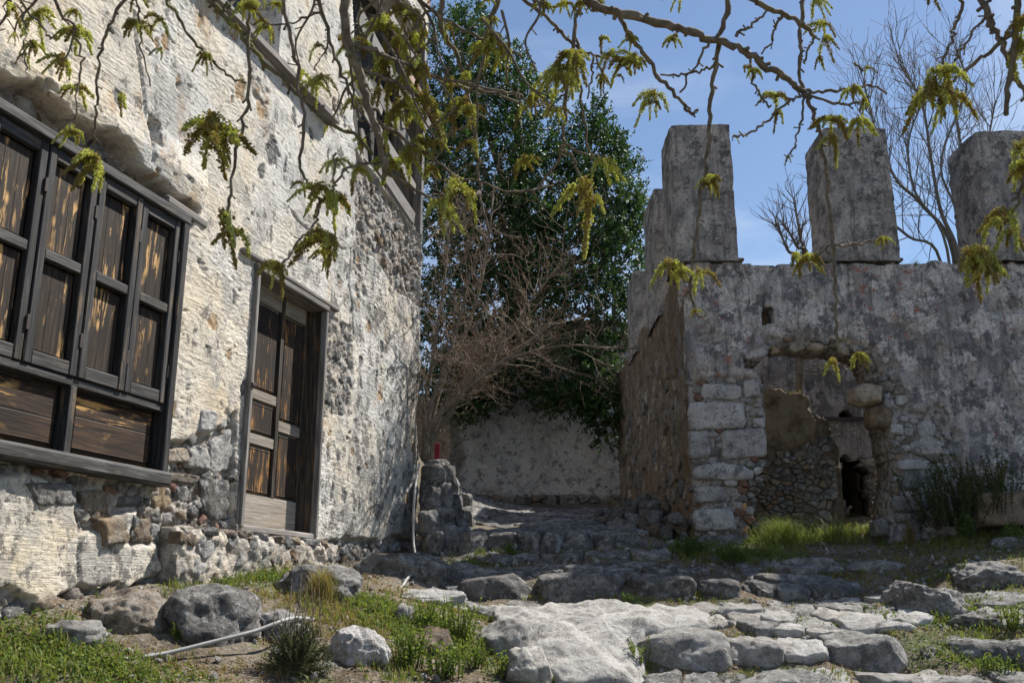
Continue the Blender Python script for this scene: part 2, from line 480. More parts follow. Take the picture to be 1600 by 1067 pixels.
MAT = {}
MAT['plaster'] = m_house_plaster()
MAT['ruin'] = m_ruin_plaster('ruin_plaster', (1.2, 1.18, 1.17))
MAT['pier'] = m_ruin_plaster('pier_render', (0.98, 0.95, 0.91), 0.0, 0.75, 0.55)
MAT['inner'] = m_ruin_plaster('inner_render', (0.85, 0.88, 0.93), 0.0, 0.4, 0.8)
def m_backwall():
    n = NT('lane_wall_render')
    c = n.ramp(n.noise(1.2, 6, .7), [(.35, (.34, .335, .33)), (.5, (.50, .49, .475)), (.65, (.60, .59, .57))])
    c = n.mix(n.rng(n.noise(6, 7, .8), .53, .57, 0, .75), c, (.14, .135, .13))
    c = n.mix(n.rng(n.noise(22, 5, .75), .56, .62, 0, .7), c, (.13, .125, .12))
    m = n.ramp(n.noise(10, 6, .75), [(.35, (.09, .08, .07)), (.5, (.22, .20, .175)), (.65, (.34, .31, .28))])
    return n.done(n.mix(n.attr('loss'), c, m), .95, n.bump(n.noise(12, 7, .78), .8, .04), .1)
MAT['backwall'] = m_backwall() if True else m_ruin_plaster('lane_wall_render', (1.12, 1.1, 1.08), 0.0, 0.35, 0.9)
MAT['rubble'] = m_rubble_face()
MAT['clay'] = m_simple('earth_render', (0.27, 0.20, 0.13), 0.95, var=0.4, scale=7, spec=0.1, bumpd=0.02)
def m_cross():
    n = NT('earth_rendered_wall')
    c = n.ramp(n.noise(5, 7, .7), [(.32, (.08, .062, .044)), (.46, (.19, .15, .105)), (.56, (.25, .205, .15)), (.68, (.15, .118, .085))])
    m = n.ramp(n.noise(13, 7, .75), [(.3, (.05, .043, .035)), (.5, (.13, .105, .08)), (.7, (.22, .185, .145))])
    return n.done(n.mix(n.attr('loss'), c, m), .95, n.bump(n.noise(16, 8, .75), .9, .04), .1)
MAT['cross'] = m_cross()
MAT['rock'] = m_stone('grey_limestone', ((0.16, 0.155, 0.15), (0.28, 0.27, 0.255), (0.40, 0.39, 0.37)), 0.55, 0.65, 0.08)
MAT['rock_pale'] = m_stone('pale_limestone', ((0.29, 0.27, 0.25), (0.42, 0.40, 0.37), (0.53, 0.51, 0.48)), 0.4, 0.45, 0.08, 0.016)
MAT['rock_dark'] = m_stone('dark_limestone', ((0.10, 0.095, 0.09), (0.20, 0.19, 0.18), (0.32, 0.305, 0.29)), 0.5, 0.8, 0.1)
MAT['rock_tan'] = m_stone('tan_sandstone', ((0.25, 0.18, 0.115), (0.41, 0.315, 0.215), (0.52, 0.44, 0.345)), 0.4, 0.45, 0.3)
MAT['rock_white'] = m_stone('whitewashed_stone', ((0.34, 0.325, 0.315), (0.50, 0.48, 0.465), (0.62, 0.60, 0.575)), 0.8, 0.6, 0.1)
MAT['rock_clay'] = m_stone('brown_fieldstone', ((0.14, 0.10, 0.07), (0.26, 0.20, 0.145), (0.38, 0.31, 0.24)), 0.2, 0.35, 0.3)
MAT['brick'] = m_simple('red_tile_scrap', (0.15, 0.085, 0.062), 0.9, var=0.5)
MAT['panel_v'] = m_wood('charred_panel_upright', (0.006, 0.0045, 0.0035), (0.022, 0.014, 0.009), (0.068, 0.044, 0.027), 'y', 1.0, (0.50, 0.30, 0.12), 1.0, seams=9.0)
MAT['panel_h'] = m_wood('charred_panel_level', (0.007, 0.005, 0.004), (0.030, 0.017, 0.010), (0.09, 0.05, 0.025), 'x', 1.0, (0.50, 0.29, 0.10), 1.0, seams=5.0)
MAT['frame_v'] = m_wood('weathered_frame_upright', (0.010, 0.010, 0.0105), (0.03, 0.029, 0.03), (0.085, 0.082, 0.08), 'y', 0.3, (0.30, 0.20, 0.10), 0.35)
MAT['frame_h'] = m_wood('weathered_frame_level', (0.012, 0.012, 0.012), (0.040, 0.039, 0.038), (0.125, 0.12, 0.117), 'x', 0.3, (0.26, 0.19, 0.12), 0.2)
MAT['grey_v'] = m_wood('silvered_timber_upright', (0.06, 0.055, 0.05), (0.15, 0.14, 0.13), (0.28, 0.265, 0.245), 'y', 0.25, (0.24, 0.14, 0.06))
MAT['grey_h'] = m_wood('silvered_timber_level', (0.07, 0.065, 0.06), (0.19, 0.175, 0.16), (0.33, 0.31, 0.29), 'x', 0.25, (0.24, 0.14, 0.06))
MAT['door_v'] = m_wood('door_timber_upright', (0.014, 0.011, 0.009), (0.040, 0.032, 0.026), (0.12, 0.10, 0.082), 'y', 0.3, (0.40, 0.20, 0.06))
MAT['door_h'] = m_wood('door_timber_level', (0.12, 0.10, 0.08), (0.24, 0.21, 0.175), (0.36, 0.33, 0.285), 'x', 0.2, (0.34, 0.22, 0.12))
MAT['door_panel'] = m_wood('door_panel_timber', (0.006, 0.005, 0.004), (0.020, 0.013, 0.009), (0.055, 0.034, 0.02), 'y', 0.9, (0.36, 0.18, 0.05), 0.0)
MAT['bark'] = m_bark('grey_bark', (0.07, 0.055, 0.045), (0.15, 0.125, 0.10), (0.27, 0.235, 0.195), 0.25)
MAT['bark_moss'] = m_bark('mossy_bark', (0.06, 0.05, 0.035), (0.13, 0.115, 0.075), (0.22, 0.20, 0.13), 0.85)
MAT['twig'] = m_bark('dry_twig', (0.10, 0.078, 0.058), (0.20, 0.16, 0.12), (0.33, 0.27, 0.21))
MAT['fig'] = m_bark('fig_bark', (0.08, 0.075, 0.065), (0.16, 0.15, 0.13), (0.25, 0.235, 0.20))
MAT['carob'] = m_leaf('carob_leaf', (0.014, 0.032, 0.012), (0.03, 0.062, 0.02), (0.06, 0.105, 0.03), 0.5, 0.18, 0.26)
MAT['catkin'] = m_leaf('flower_panicle', (0.36, 0.26, 0.12), (0.50, 0.50, 0.18), (0.72, 0.71, 0.34), 0.8, 0.6, 0.1, 1.3)
MAT['grass'] = m_leaf('grass_blade', (0.30, 0.22, 0.10), (0.10, 0.145, 0.035), (0.19, 0.235, 0.065), 0.6, 0.35, 0.2, 1.4)
MAT['weed'] = m_leaf('weed_leaf', (0.055, 0.09, 0.025), (0.11, 0.16, 0.04), (0.21, 0.235, 0.06), 0.6, 0.35, 0.2, 1.5)
MAT['shrub'] = m_leaf('thyme_leaf', (0.03, 0.04, 0.018), (0.055, 0.07, 0.03), (0.10, 0.11, 0.045), 0.6, 0.2, 0.2)
MAT['straw'] = m_leaf('dry_straw', (0.22, 0.16, 0.07), (0.33, 0.25, 0.12), (0.20, 0.22, 0.06), 0.7, 0.3, 0.2, 1.3)
MAT['litter'] = m_leaf('dry_litter', (0.10, 0.06, 0.03), (0.21, 0.13, 0.06), (0.30, 0.23, 0.13), 0.85, 0.1, 0.1, 1.0)
MAT['petal'] = m_leaf('white_petal', (0.75, 0.75, 0.70), (0.8, 0.8, 0.75), (0.8, 0.8, 0.7), 0.6, 0.3, 0.2, 1.0)
MAT['ground'] = m_ground()
MAT['pipe'] = m_simple('grey_plastic', (0.30, 0.295, 0.285), 0.5, var=0.15)
MAT['red'] = m_simple('faded_red_paint', (0.13, 0.010, 0.02), 0.6, var=0.2)
MAT['rust'] = m_simple('rusty_sheet', (0.13, 0.055, 0.03), 0.75, var=0.6, scale=5)
MAT['iron'] = m_simple('dark_iron', (0.05, 0.04, 0.035), 0.6, var=0.3)
MAT['blue'] = m_wood('blue_grey_board', (0.02, 0.025, 0.035), (0.05, 0.06, 0.08), (0.09, 0.105, 0.13), 'y', 0.1)
MAT['tile'] = m_simple('roof_tile', (0.32, 0.15, 0.09), 0.9, var=0.3)

# ------------------------------------------------------------------ shape generators
def cells(seeds, bbox):                   # Voronoi cells of 2-D seeds, clipped to bbox
    x0, y0, x1, y1 = bbox
    out = []
    S = np.asarray(seeds)
    for i, s in enumerate(S):
        poly = [np.array(p, float) for p in ((x0, y0), (x1, y0), (x1, y1), (x0, y1))]
        d = ((S - s) ** 2).sum(1); order = np.argsort(d)[1:26]
        for j in order:
            m, nn = (S[j] + s) / 2, S[j] - s
            new = []
            for k in range(len(poly)):
                a, b = poly[k], poly[(k + 1) % len(poly)]
                da, db = np.dot(a - m, nn), np.dot(b - m, nn)
                if da <= 0: new.append(a)
                if da * db < 0: new.append(a + (b - a) * (da / (da - db)))
            poly = new
            if len(poly) < 3: break
        out.append(np.array(poly) if len(poly) >= 3 else None)
    return out

def inpoly(X, Y, poly):
    X, Y = np.asarray(X, float), np.asarray(Y, float)
    r = np.zeros(X.shape, bool); P = np.asarray(poly); n = len(P)
    for i in range(n):
        x1, y1 = P[i]; x2, y2 = P[(i + 1) % n]
        if y1 == y2: continue
        c = ((y1 > Y) != (y2 > Y)) & (X < (x2 - x1) * (Y - y1) / (y2 - y1) + x1)
        r ^= c
    return r

def stone_geo(poly, h, depth=0.05, seed=0, nseg=18, nring=5, rough=0.1, gap=0.0, roundy=0.2, flat=0.4, zexp=0.8):
    """a stone whose outline is poly in its local x-y plane, standing h proud along z; returns centre, V, Q, T"""
    P = np.asarray(poly, float); c = P.mean(0)
    th = np.arange(nseg) * 2 * math.pi / nseg
    D = np.stack([np.cos(th), np.sin(th)], -1)
    r = np.zeros(nseg)
    for i in range(len(P)):               # farthest crossing of each spoke with the outline
        a = P[i] - c; e = P[(i + 1) % len(P)] - P[i]
        den = D[:, 0] * e[1] - D[:, 1] * e[0]
        ok = np.abs(den) > 1e-9
        dn = np.where(ok, den, 1.0)
        t = (a[0] * e[1] - a[1] * e[0]) / dn
        q = (a[0] * D[:, 1] - a[1] * D[:, 0]) / dn
        r = np.where(ok & (t > 0) & (q >= -1e-6) & (q <= 1 + 1e-6), np.maximum(r, t), r)
    r = np.where(r < 1e-4, r[r > 1e-4].mean() if (r > 1e-4).any() else 0.05, r)
    rs = (np.roll(r, 1) + r * 2 + np.roll(r, -1)) / 4
    r = r * (1 - roundy) + np.minimum(rs, r) * roundy
    size = np.sqrt((r ** 2).mean())
    r = np.maximum(r - gap, 0.3 * r)
    r = r * (1 + rough * 0.7 * fbm(D[:, 0] * 1.3 + seed * 3.1, D[:, 1] * 1.3 + seed * 1.7, seed * 0.37, 3))
    prof = [(0.96, -depth)]
    for k in range(nring):
        t = (k + 0.15) / nring * math.pi / 2
        prof.append((math.cos(t) ** flat, math.sin(t) ** zexp))
    rows = []
    for k, (s, z) in enumerate(prof):
        zz = z if k == 0 else z * h
        rows.append(np.concatenate([D * (r * s)[:, None], np.full((nseg, 1), zz)], 1))
    V = np.concatenate(rows + [np.array([[0, 0, h]])])
    nz = rough * size * fbm(V[:, 0] / size * 1.9 + seed * 7.7, V[:, 1] / size * 1.9 + seed, V[:, 2] / size * 1.9, 4, 0.62)
    V[:, 2] += nz * np.where(V[:, 2] > -depth * 0.5, 1.0, 0.0) * 1.1
    V[:, :2] *= (1 + 0.5 * nz / size)[:, None]
    n = len(prof)
    i = np.arange(n - 1)[:, None] * nseg; j = np.arange(nseg)[None, :]; j2 = (j + 1) % nseg
    Q = np.stack([i + j, i + j2, i + nseg + j2, i + nseg + j], -1).reshape(-1, 4)
    k = np.arange(nseg); k2 = (k + 1) % nseg
    T = np.stack([(n - 1) * nseg + k, (n - 1) * nseg + k2, np.full(nseg, n * nseg)], -1)
    return c, V, Q, T

_ico = {}
def rock_mesh(name, size, box=0.5, seed=0, res=4, rough=0.13, freq=1.5, ridged=0.0):
    """a boulder: a rounded block roughened by noise"""
    if res not in _ico:
        bm = bmesh.new(); bmesh.ops.create_icosphere(bm, subdivisions=res, radius=1)
        _ico[res] = (np.array([v.co for v in bm.verts]), np.array([[v.index for v in f.verts] for f in bm.faces])); bm.free()
    V, F = _ico[res]
    p = 2.0 + 5.0 * box
    n = (np.abs(V) ** p).sum(1) ** (1 / p)
    V2 = V / n[:, None]
    s = np.asarray(size) / 2
    rr = np.random.default_rng(1000 + int(seed))
    for _ in range(11):                     # cleaved faces
        pn = rr.normal(0, 1, 3); pn /= np.linalg.norm(pn)
        k = V2 @ pn; lim = k.max() * rr.uniform(0.72, 0.93)
        over = np.clip(k - lim, 0, None)
        V2 = V2 - (over * 0.9)[:, None] * pn
    o = seed * 9.13
    d = fbm(V2[:, 0] * freq + o, V2[:, 1] * freq, V2[:, 2] * freq + o, 6, 0.58)
    if ridged: d = d - ridged * np.abs(fbm(V2[:, 0] * freq * 1.7 + o, V2[:, 1] * freq * 1.7 + 4, V2[:, 2] * freq * 1.7, 5, 0.62)) + ridged * 0.3
    V2 = V2 * (1 + rough * 1.6 * d)[:, None]
    V2 = V2 * s
    lo = -s[2] * 0.9
    V2[:, 2] = np.maximum(V2[:, 2], lo)
    return new_mesh(name, V2, F)

def box_mesh(name, sx, sy, sz, bev=0.004, seg=1):
    bm = bmesh.new(); bmesh.ops.create_cube(bm, size=1)
    for v in bm.verts: v.co = Vector((v.co.x * sx, v.co.y * sy, v.co.z * sz))
    if bev: bmesh.ops.bevel(bm, geom=bm.edges[:], offset=min(bev, 0.45 * min(sx, sy, sz)), segments=seg, affect='EDGES', profile=0.6)
    me = bpy.data.meshes.new(name); bm.to_mesh(me); bm.free()
    return me

def boxuv(name, parent, M, u0, u1, v0, v1, n0, n1, mat, bev=0.004, tilt=0.0):
    me = box_mesh(name, abs(u1 - u0), abs(v1 - v0), abs(n1 - n0), bev)
    m = M @ Matrix.Translation(((u0 + u1) / 2, (v0 + v1) / 2, (n0 + n1) / 2)) @ Matrix.Rotation(tilt, 4, 'Z')
    return obj(name, me, mat, parent, m)

def raised_panel(name, parent, M, u0, u1, v0, v1, n0, h, mat, edge=0.03):
    """a fielded panel: bevelled border rising to a flat field"""
    w, t = (u1 - u0) / 2, (v1 - v0) / 2
    V, e = [], min(edge, w * 0.4, t * 0.4)
    for (a, b, z) in ((w, t, 0), (w, t, h * 0.3), (w - e, t - e, h), (w - e - 0.004, t - e - 0.004, h * 0.85)):
        V += [(-a, -b, z), (a, -b, z), (a, b, z), (-a, b, z)]
    Q = []
    for k in range(3):
        for i in range(4):
            j = (i + 1) % 4
            Q.append((k * 4 + i, k * 4 + j, k * 4 + 4 + j, k * 4 + 4 + i))
    Q.append((12, 13, 14, 15)); Q.append((3, 2, 1, 0))
    me = new_mesh(name, V, np.array(Q), False)
    return obj(name, me, mat, parent, M @ Matrix.Translation(((u0 + u1) / 2, (v0 + v1) / 2, n0)))

def blur(A, k=1):
    for _ in range(k):
        B = np.pad(A, 1, mode='edge')
        A = (B[1:-1, 1:-1] * 4 + B[:-2, 1:-1] * 2 + B[2:, 1:-1] * 2 + B[1:-1, :-2] * 2 + B[1:-1, 2:] * 2 + B[:-2, :-2] + B[2:, :-2] + B[:-2, 2:] + B[2:, 2:]) / 16
    return A

def slab(name, us, vs, disp, hole, thick, mat, parent, M, attrs=None, back=True):
    """a wall leaf: a displaced front grid with holes, jambs through its thickness, and a back"""
    U, V = np.meshgrid(us, vs)
    nv, nu = U.shape
    P = np.stack([U, V, disp], -1).reshape(-1, 3)
    Pb = np.stack([U, V, np.full_like(U, -thick)], -1).reshape(-1, 3)
    idx = np.arange(nu * nv).reshape(nv, nu)
    solid = np.ones((nv - 1, nu - 1), bool) if hole is None else ~hole
    a, b, c, d = idx[:-1, :-1], idx[:-1, 1:], idx[1:, 1:], idx[1:, :-1]
    front = np.stack([a, b, c, d], -1)[solid]
    off = nu * nv
    F = [front]
    if back: F.append(np.stack([a, d, c, b], -1)[solid] + off)
    pad = np.pad(solid, 1, constant_values=False)
    rim = []
    up = solid & ~pad[2:, 1:-1]; dn = solid & ~pad[:-2, 1:-1]; lf = solid & ~pad[1:-1, :-2]; rt = solid & ~pad[1:-1, 2:]
    for msk, p, q in ((up, c, d), (dn, a, b), (lf, d, a), (rt, b, c)):
        p_, q_ = p[msk], q[msk]
        rim.append(np.stack([q_, p_, p_ + off, q_ + off], -1))
    F.append(np.concatenate(rim))
    at_ = {k: np.concatenate([x.ravel(), x.ravel()]) for k, x in (attrs or {}).items()}
    # keep used vertices only
    Fa = np.concatenate(F)
    used = np.unique(Fa); remap = np.full(2 * off, -1); remap[used] = np.arange(len(used))
    me = new_mesh(name, np.concatenate([P, Pb])[used], remap[Fa], True, {k: x[used] for k, x in at_.items()})
    return obj(name, me, mat, parent, M)

STONES = 0
def lay_stones(parent, M, zone, density, hrange, mats, seed, size=0.1, aspect=1.4, avoid=(), depth=0.06, surf=None, gap=0.004, keep=1.0, rough=0.26, nseg=22, nring=5, name='stone'):
    """fill polygon 'zone' (in the plane of M) with separate fitted stones"""
    global STONES
    rg = np.random.default_rng(seed)
    Z = np.asarray(zone); x0, y0 = Z.min(0); x1, y1 = Z.max(0)
    S = []
    tries = int((x1 - x0) * (y1 - y0) / (size * size) * 14) + 60
    for _ in range(tries):
        p = np.array([rg.uniform(x0, x1), rg.uniform(y0, y1)])
        r = size * rg.choice([0.45, 0.7, 1.0, 1.7])
        if all(((p[0] - q[0]) / aspect) ** 2 + (p[1] - q[1]) ** 2 > ((r + q[2]) * 0.5) ** 2 for q in S): S.append((p[0], p[1], r))
    if len(S) < 3: return
    A = np.array([(q[0] / aspect, q[1]) for q in S])
    cs = cells(A, (x0 / aspect, y0, x1 / aspect, y1))
    for k, c in enumerate(cs):
        if c is None or rg.random() > keep: continue
        c = c * np.array([aspect, 1])
        m = c.mean(0)
        if not inpoly(m[0], m[1], Z): continue
        if any(inpoly(m[0], m[1], a) for a in avoid): continue
        h = rg.uniform(*hrange)
        ce, V, Q, T = stone_geo(c, h, depth, seed * 31 + k, nseg, nring, rough, gap, flat=0.22)
        me = new_mesh(name, V, [Q, T])
        z = surf(m[0], m[1]) if surf else 0.0
        obj(name, me, MAT[mats[rg.integers(len(mats))]], parent, M @ Matrix.Translation((ce[0], ce[1], z)))
        STONES += 1

def one_stone(parent, M, poly, h, mat, seed, depth=0.06, z=0.0, nseg=32, nring=8, rough=0.11, flat=0.35, name='stone', gap=0.0):
    ce, V, Q, T = stone_geo(poly, h, depth, seed, nseg, nring, rough, gap, flat=flat)
    return obj(name, new_mesh(name, V, [Q, T]), MAT[mat], parent, M @ Matrix.Translation((ce[0], ce[1], z)))

# ================================================================== THE GROUND
ctrl = []
for (px, py, Y) in [
    (0,1067,4.9),(200,1067,5.2),(400,1067,5.6),(550,1067,6.0),(700,1067,6.4),(850,1075,6.7),(1000,1080,6.9),(1300,1080,6.95),(1600,1075,7.0),
    (1010,992,7.65),(1200,994,7.65),(1400,990,7.7),(1600,985,7.7),
    (1010,1066,7.3),(1200,1062,7.3),(1400,1062,7.35),(1600,1054,7.35),
    (720,948,8.55),(900,955,8.55),(1090,945,8.65),(1230,940,8.8),(1400,930,8.9),
    (720,908,8.9),(900,902,8.95),(1090,903,9.05),(1220,915,9.1),
    (715,872,10.35),(860,872,10.35),(1010,868,10.35),
    (715,838,10.7),(860,838,10.7),(1010,838,10.7),
    (720,815,13),(900,813,13),(720,800,15),(930,800,15),(700,791,18),(960,789,18),
    (1085,853,11),(1165,852,10.9),(1300,848,10.9),(1400,856,10.8),(1500,838,10.9),(1600,812,10.9),(1800,800,10.9),
    (1200,895,9.6),(1400,890,9.6),(1600,880,9.2),(1600,930,8.3),(1480,962,8.0),(1300,960,8.2),(1150,962,8.2),
    (250,1030,5.7),(330,1010,6.0),(400,965,6.7),(500,935,7.3),(600,915,8.0),(650,905,8.6),(700,900,9.3),(640,950,7.6),(780,966,8.0),
    (560,1005,6.6),(450,1030,6.1),(700,1010,7.0),(850,1010,7.3),(850,966,8.0),(1000,968,8.1),(920,1030,7.1),(100,1010,5.4)]:
    ctrl.append(at(px, py, Y))
for (px, py) in [(0,968),(120,935),(240,910),(400,897),(500,888),(600,862),(652,866)]:
    P = WP(px, py); ctrl.append(P); ctrl.append(P - HN * 1.5)
ctrl += [np.array(p) for p in [(-20,0,-2),(0,0,-1.62),(6,0,-1.6),(0,3.5,-1.25),(3.5,4,-1.2),(-3,2.5,-1.2),(7,6,-0.6),(-6,3.5,-0.4),
    (4,13.5,0.95),(8,13.5,1.2),(4,17,1.7),(0,21,2.6),(-1.5,13,2.2),(-2.2,16,2.9),(-6,15,3),(-6,22,4),(12,9,0.6),(30,0,-1),(30,30,4),(-30,30,6),(0,60,6),(-200,200,8),(200,200,8),(300,-200,-8),(-300,-200,-8)]]
ctrl = np.array(ctrl)
def _kern(r): return r
_d = np.linalg.norm(ctrl[:, None, :2] - ctrl[None, :, :2], axis=2)
_n = len(ctrl)
_A = np.zeros((_n + 3, _n + 3)); _A[:_n, :_n] = _kern(_d) - np.eye(_n) * 0.02
_A[:_n, _n] = 1; _A[:_n, _n + 1:] = ctrl[:, :2]; _A[_n, :_n] = 1; _A[_n + 1:, :_n] = ctrl[:, :2].T
_w = np.linalg.solve(_A, np.concatenate([ctrl[:, 2], np.zeros(3)]))
def Hs(x, y):
    x, y = np.broadcast_arrays(np.asarray(x, float), np.asarray(y, float))
    r = np.sqrt((x[..., None] - ctrl[:, 0]) ** 2 + (y[..., None] - ctrl[:, 1]) ** 2)
    return _kern(r) @ _w[:_n] + _w[_n] + _w[_n + 1] * x + _w[_n + 2] * y
def H(x, y):
    x, y = np.asarray(x, float), np.asarray(y, float)
    return Hs(x, y) + 0.035 * fbm(x * 1.7, y * 1.7, 0.3, 4) + 0.012 * fbm(x * 9, y * 9, 1.3, 3)
def hit(px, py, y0=4.0):
    d = ray(px, py)
    Ys = np.arange(y0, 20, 0.02)
    P = d[None, :] * (Ys / d[1])[:, None]
    k = np.nonzero(P[:, 2] <= H(P[:, 0], P[:, 1]))[0]
    return P[k[0]] if len(k) else P[-1]

def spaced(lo, hi, step, far):
    core = np.arange(lo, hi, step); up, dn = [hi], [lo]
    s = step
    while up[-1] < far: s *= 1.25; up.append(up[-1] + s)
    s = step
    while dn[-1] > -far: s *= 1.25; dn.append(dn[-1] - s)
    return np.concatenate([dn[::-1][:-1], core, up])
gx, gy = spaced(-4.6, 6.6, 0.04, 500), spaced(4.0, 17.5, 0.04, 600)
GX, GY = np.meshgrid(gx, gy)
GZ = np.empty_like(GX)
for k in range(0, len(gy), 40): GZ[k:k + 40] = H(GX[k:k + 40], GY[k:k + 40])
_i = np.arange(GX.size).reshape(GX.shape)
ground = obj('ground', new_mesh('ground', np.stack([GX, GY, GZ], -1).reshape(-1, 3),
             np.stack([_i[:-1, :-1], _i[:-1, 1:], _i[1:, 1:], _i[1:, :-1]], -1).reshape(-1, 4)), MAT['ground'])
tag(ground, kind='structure')

# ================================================================== THE HOUSE ON THE LEFT
house = empty('stone_house', H0 + HA * 1.5 + np.array([0, 0, 0.3]),
              'old plastered stone house with dark shutters and panelled door on the left', 'house')
CU = W(656, 700)[0]                       # the house corner
UL = -3.9
# openings
wr_, wt_, wb_ = W(292, 340)[0] * 0.5 + W(250, 758)[0] * 0.5, W(291, 340)[1], W(250, 761)[1]
wc_ = W(106, 660)[0]; wl_ = 2 * wc_ - wr_
dl_, dr_ = W(398, 420)[0] * 0.5 + W(366, 825)[0] * 0.5, W(506, 478)[0] * 0.5 + W(493, 838)[0] * 0.5
dt_, db_ = W(506, 478)[1], W(493, 838)[1]
LZ = W(501, 178)[1]                       # underside of the storey beam
uwr = W(437, 55)[0]; uwl = uwr - 1.05      # upper window
us = np.arange(UL, CU + 0.001, 0.0145); us[-1] = CU
vs = np.arange(-0.7, 7.61, 0.0095)
U, V = np.meshgrid(us, vs)
w1 = 0.07 * fbm(U * 2.1, V * 2.1, 3.3, 4, 0.6); w2 = 0.07 * fbm(U * 2.1, V * 2.1, 8.8, 4, 0.6)
Uw, Vw = U + w1, V + w2
def zone(pts, a=1.0): return inpoly(U + w1 * a, V + w2 * a, Wpoly(pts)).astype(float)
Z_top = [(-150,20),(0,116),(60,132),(110,182),(170,212),(228,262),(262,296),(304,328),(300,360),(0,180),(-150,90)]
Z_low = [(-160,680),(0,712),(252,762),(256,690),(300,684),(340,662),(368,640),(366,836),(262,895),(246,842),(200,852),(215,800),(130,838),(122,772),(60,748),(0,738),(-160,720)]
Z_right = [(506,492),(548,508),(552,600),(540,645),(520,655),(500,650)]
Z_gable = [(556,380),(556,236),(660,372),(660,480),(612,446),(590,402)]
Z_foot = [(-200,985),(0,925),(60,938),(120,915),(200,925),(262,880),(500,842),(655,842),(660,900),(-200,1100)]
Z_hole = [(552,186),(560,238),(657,368),(700,360),(700,-300),(552,-300)]
loss_deep = zone(Z_top)
loss_mid = np.maximum(zone(Z_low), np.maximum(zone(Z_gable, 0.6), zone(Z_foot)))
loss_thin = zone(Z_right)
ero = fbm(U * 1.3 + 4, V * 1.6, 6.0, 5, 0.58)
loss_rand = ((ero > 0.66) & (V < 6)).astype(float)
# blobs of bare stone showing through the render
rg = np.random.default_rng(21)
spot = np.zeros_like(U); hue = np.zeros_like(U); spotd = np.zeros_like(U)
sp_list = [(W(425,235), .10, .16, 0), (W(340,385)*0 + W(408,170), .10, .09, 1), (W(375,140), .08, .12, 1), (W(400,140), .07, .1, 1), (W(460,185), .06, .09, 0), (W(487,212), .05, .08, 0),
           (W(530,240), .09, .06, 0), (W(525,560), .13, .16, 0), (W(540,590), .09, .1, 0), (W(515,620), .12, .14, 0), (W(555,405), .05, .09, 0), (W(560,470), .05, .1, 1), (W(610,340), .06, .14, 0)]
for _ in range(95):
    sp_list.append((np.array([rg.uniform(UL, CU), rg.uniform(0.2, 5.5)]), rg.uniform(.02, .065), rg.uniform(.025, .09), float(rg.random() < 0.4)))
for _ in range(60):
    sp_list.append((np.array([rg.uniform(dr_, CU), rg.uniform(0.8, 5.0)]), rg.uniform(.02, .06), rg.uniform(.03, .09), float(rg.random() < 0.2)))
for (c, a, b, h_) in sp_list:
    m = (np.abs(U - c[0]) < a * 2.2) & (np.abs(V - c[1]) < b * 2.2)
    if not m.any(): continue
    q = np.sqrt(((U[m] + w1[m] * 0.5 - c[0]) / a) ** 2 + ((V[m] + w2[m] * 0.5 - c[1]) / b) ** 2) + 0.5 * fbm(U[m] * 14, V[m] * 14, c[0], 3)
    s = np.clip((1.0 - q) / 0.22, 0, 1)
    spot[m] = np.maximum(spot[m], s); hue[m] = np.where(s > 0.05, h_, hue[m]); spotd[m] = np.maximum(spotd[m], s)
pl = fbm(U * 0.9, V * 0.9, 1.0, 3) * 0.022 + fbm(U * 3.0, V * 3.0, 2.0, 3, 0.5) * 0.008
# layered comb ridges, mostly level, wandering; each stroke ends and overlaps the next
ph = V / 0.040 - 0.10 * U / 0.040 * np.clip((V - 1.2) / 1.5, -.3, 1) + 3.2 * fbm(U * 0.8, V * 1.3, 5.0, 3) + 1.9 * fbm(U * 2.8, V * 6.0, 9.0, 4, .6)
saw = ph - np.floor(ph)
ampn = np.clip(0.55 + 1.5 * fbm(U * 1.1, V * 1.3, 12.0, 3) + 0.5 * fbm(U * 5, V * 16, 15.0, 2), 0.05, 1.3)
comb = 0.0068 * ampn * np.where(saw < 0.16, saw / 0.16, (1 - saw) / 0.84)
fine = 0.0026 * fbm(U * 16, V * 26, 4.0, 4, 0.65)
pits = -0.016 * np.clip(fbm(U * 9, V * 14, 7.7, 3) - 0.62, 0, 0.15) / 0.15
loss = np.clip(np.maximum(np.maximum(loss_deep, loss_mid), np.maximum(loss_thin * 0.7, loss_rand * 0.8)), 0, 1)
lossb = blur(loss, 2)
rough_m = 0.034 * fbm(U * 7, V * 7, 3.0, 5, 0.65)
depthm = blur(loss_deep * 0.15 + np.maximum(loss_mid - loss_deep, 0) * 0.055 + np.clip(loss_thin - loss_mid, 0, 1) * 0.02 + np.clip(loss_rand - loss_mid - loss_deep - loss_thin, 0, 1) * 0.014, 2)
# crumbly sagging lip of render over the window
lip = np.clip(1 - np.abs(V - (wt_ + 0.30)) / 0.25, 0, 1) * (U < wr_ + 0.2) * 0.05
disp = pl + lip * (1 - lossb) + (comb + fine + pits) * (1 - lossb) - depthm + rough_m * lossb - spotd * (0.010 - 0.006 * fbm(U * 11, V * 11, 6.6, 4))
uc, vc = (us[:-1] + us[1:]) / 2, (vs[:-1] + vs[1:]) / 2
UC, VC = np.meshgrid(uc, vc)
hole = ((UC > wl_ + 0.02) & (UC < wr_ - 0.02) & (VC > wb_ + 0.02) & (VC < wt_ - 0.02)) | ((UC > dl_ + 0.02) & (UC < dr_ - 0.02) & (VC > db_ - 0.03) & (VC < dt_ - 0.02))
hole |= (UC > uwl) & (UC < uwr) & (VC > LZ + 0.10) & (VC < LZ + 1.5)
hole |= inpoly(UC + w1[:-1, :-1] * 0.5, VC + w2[:-1, :-1] * 0.5, Wpoly(Z_hole)) & (VC < 7.2)
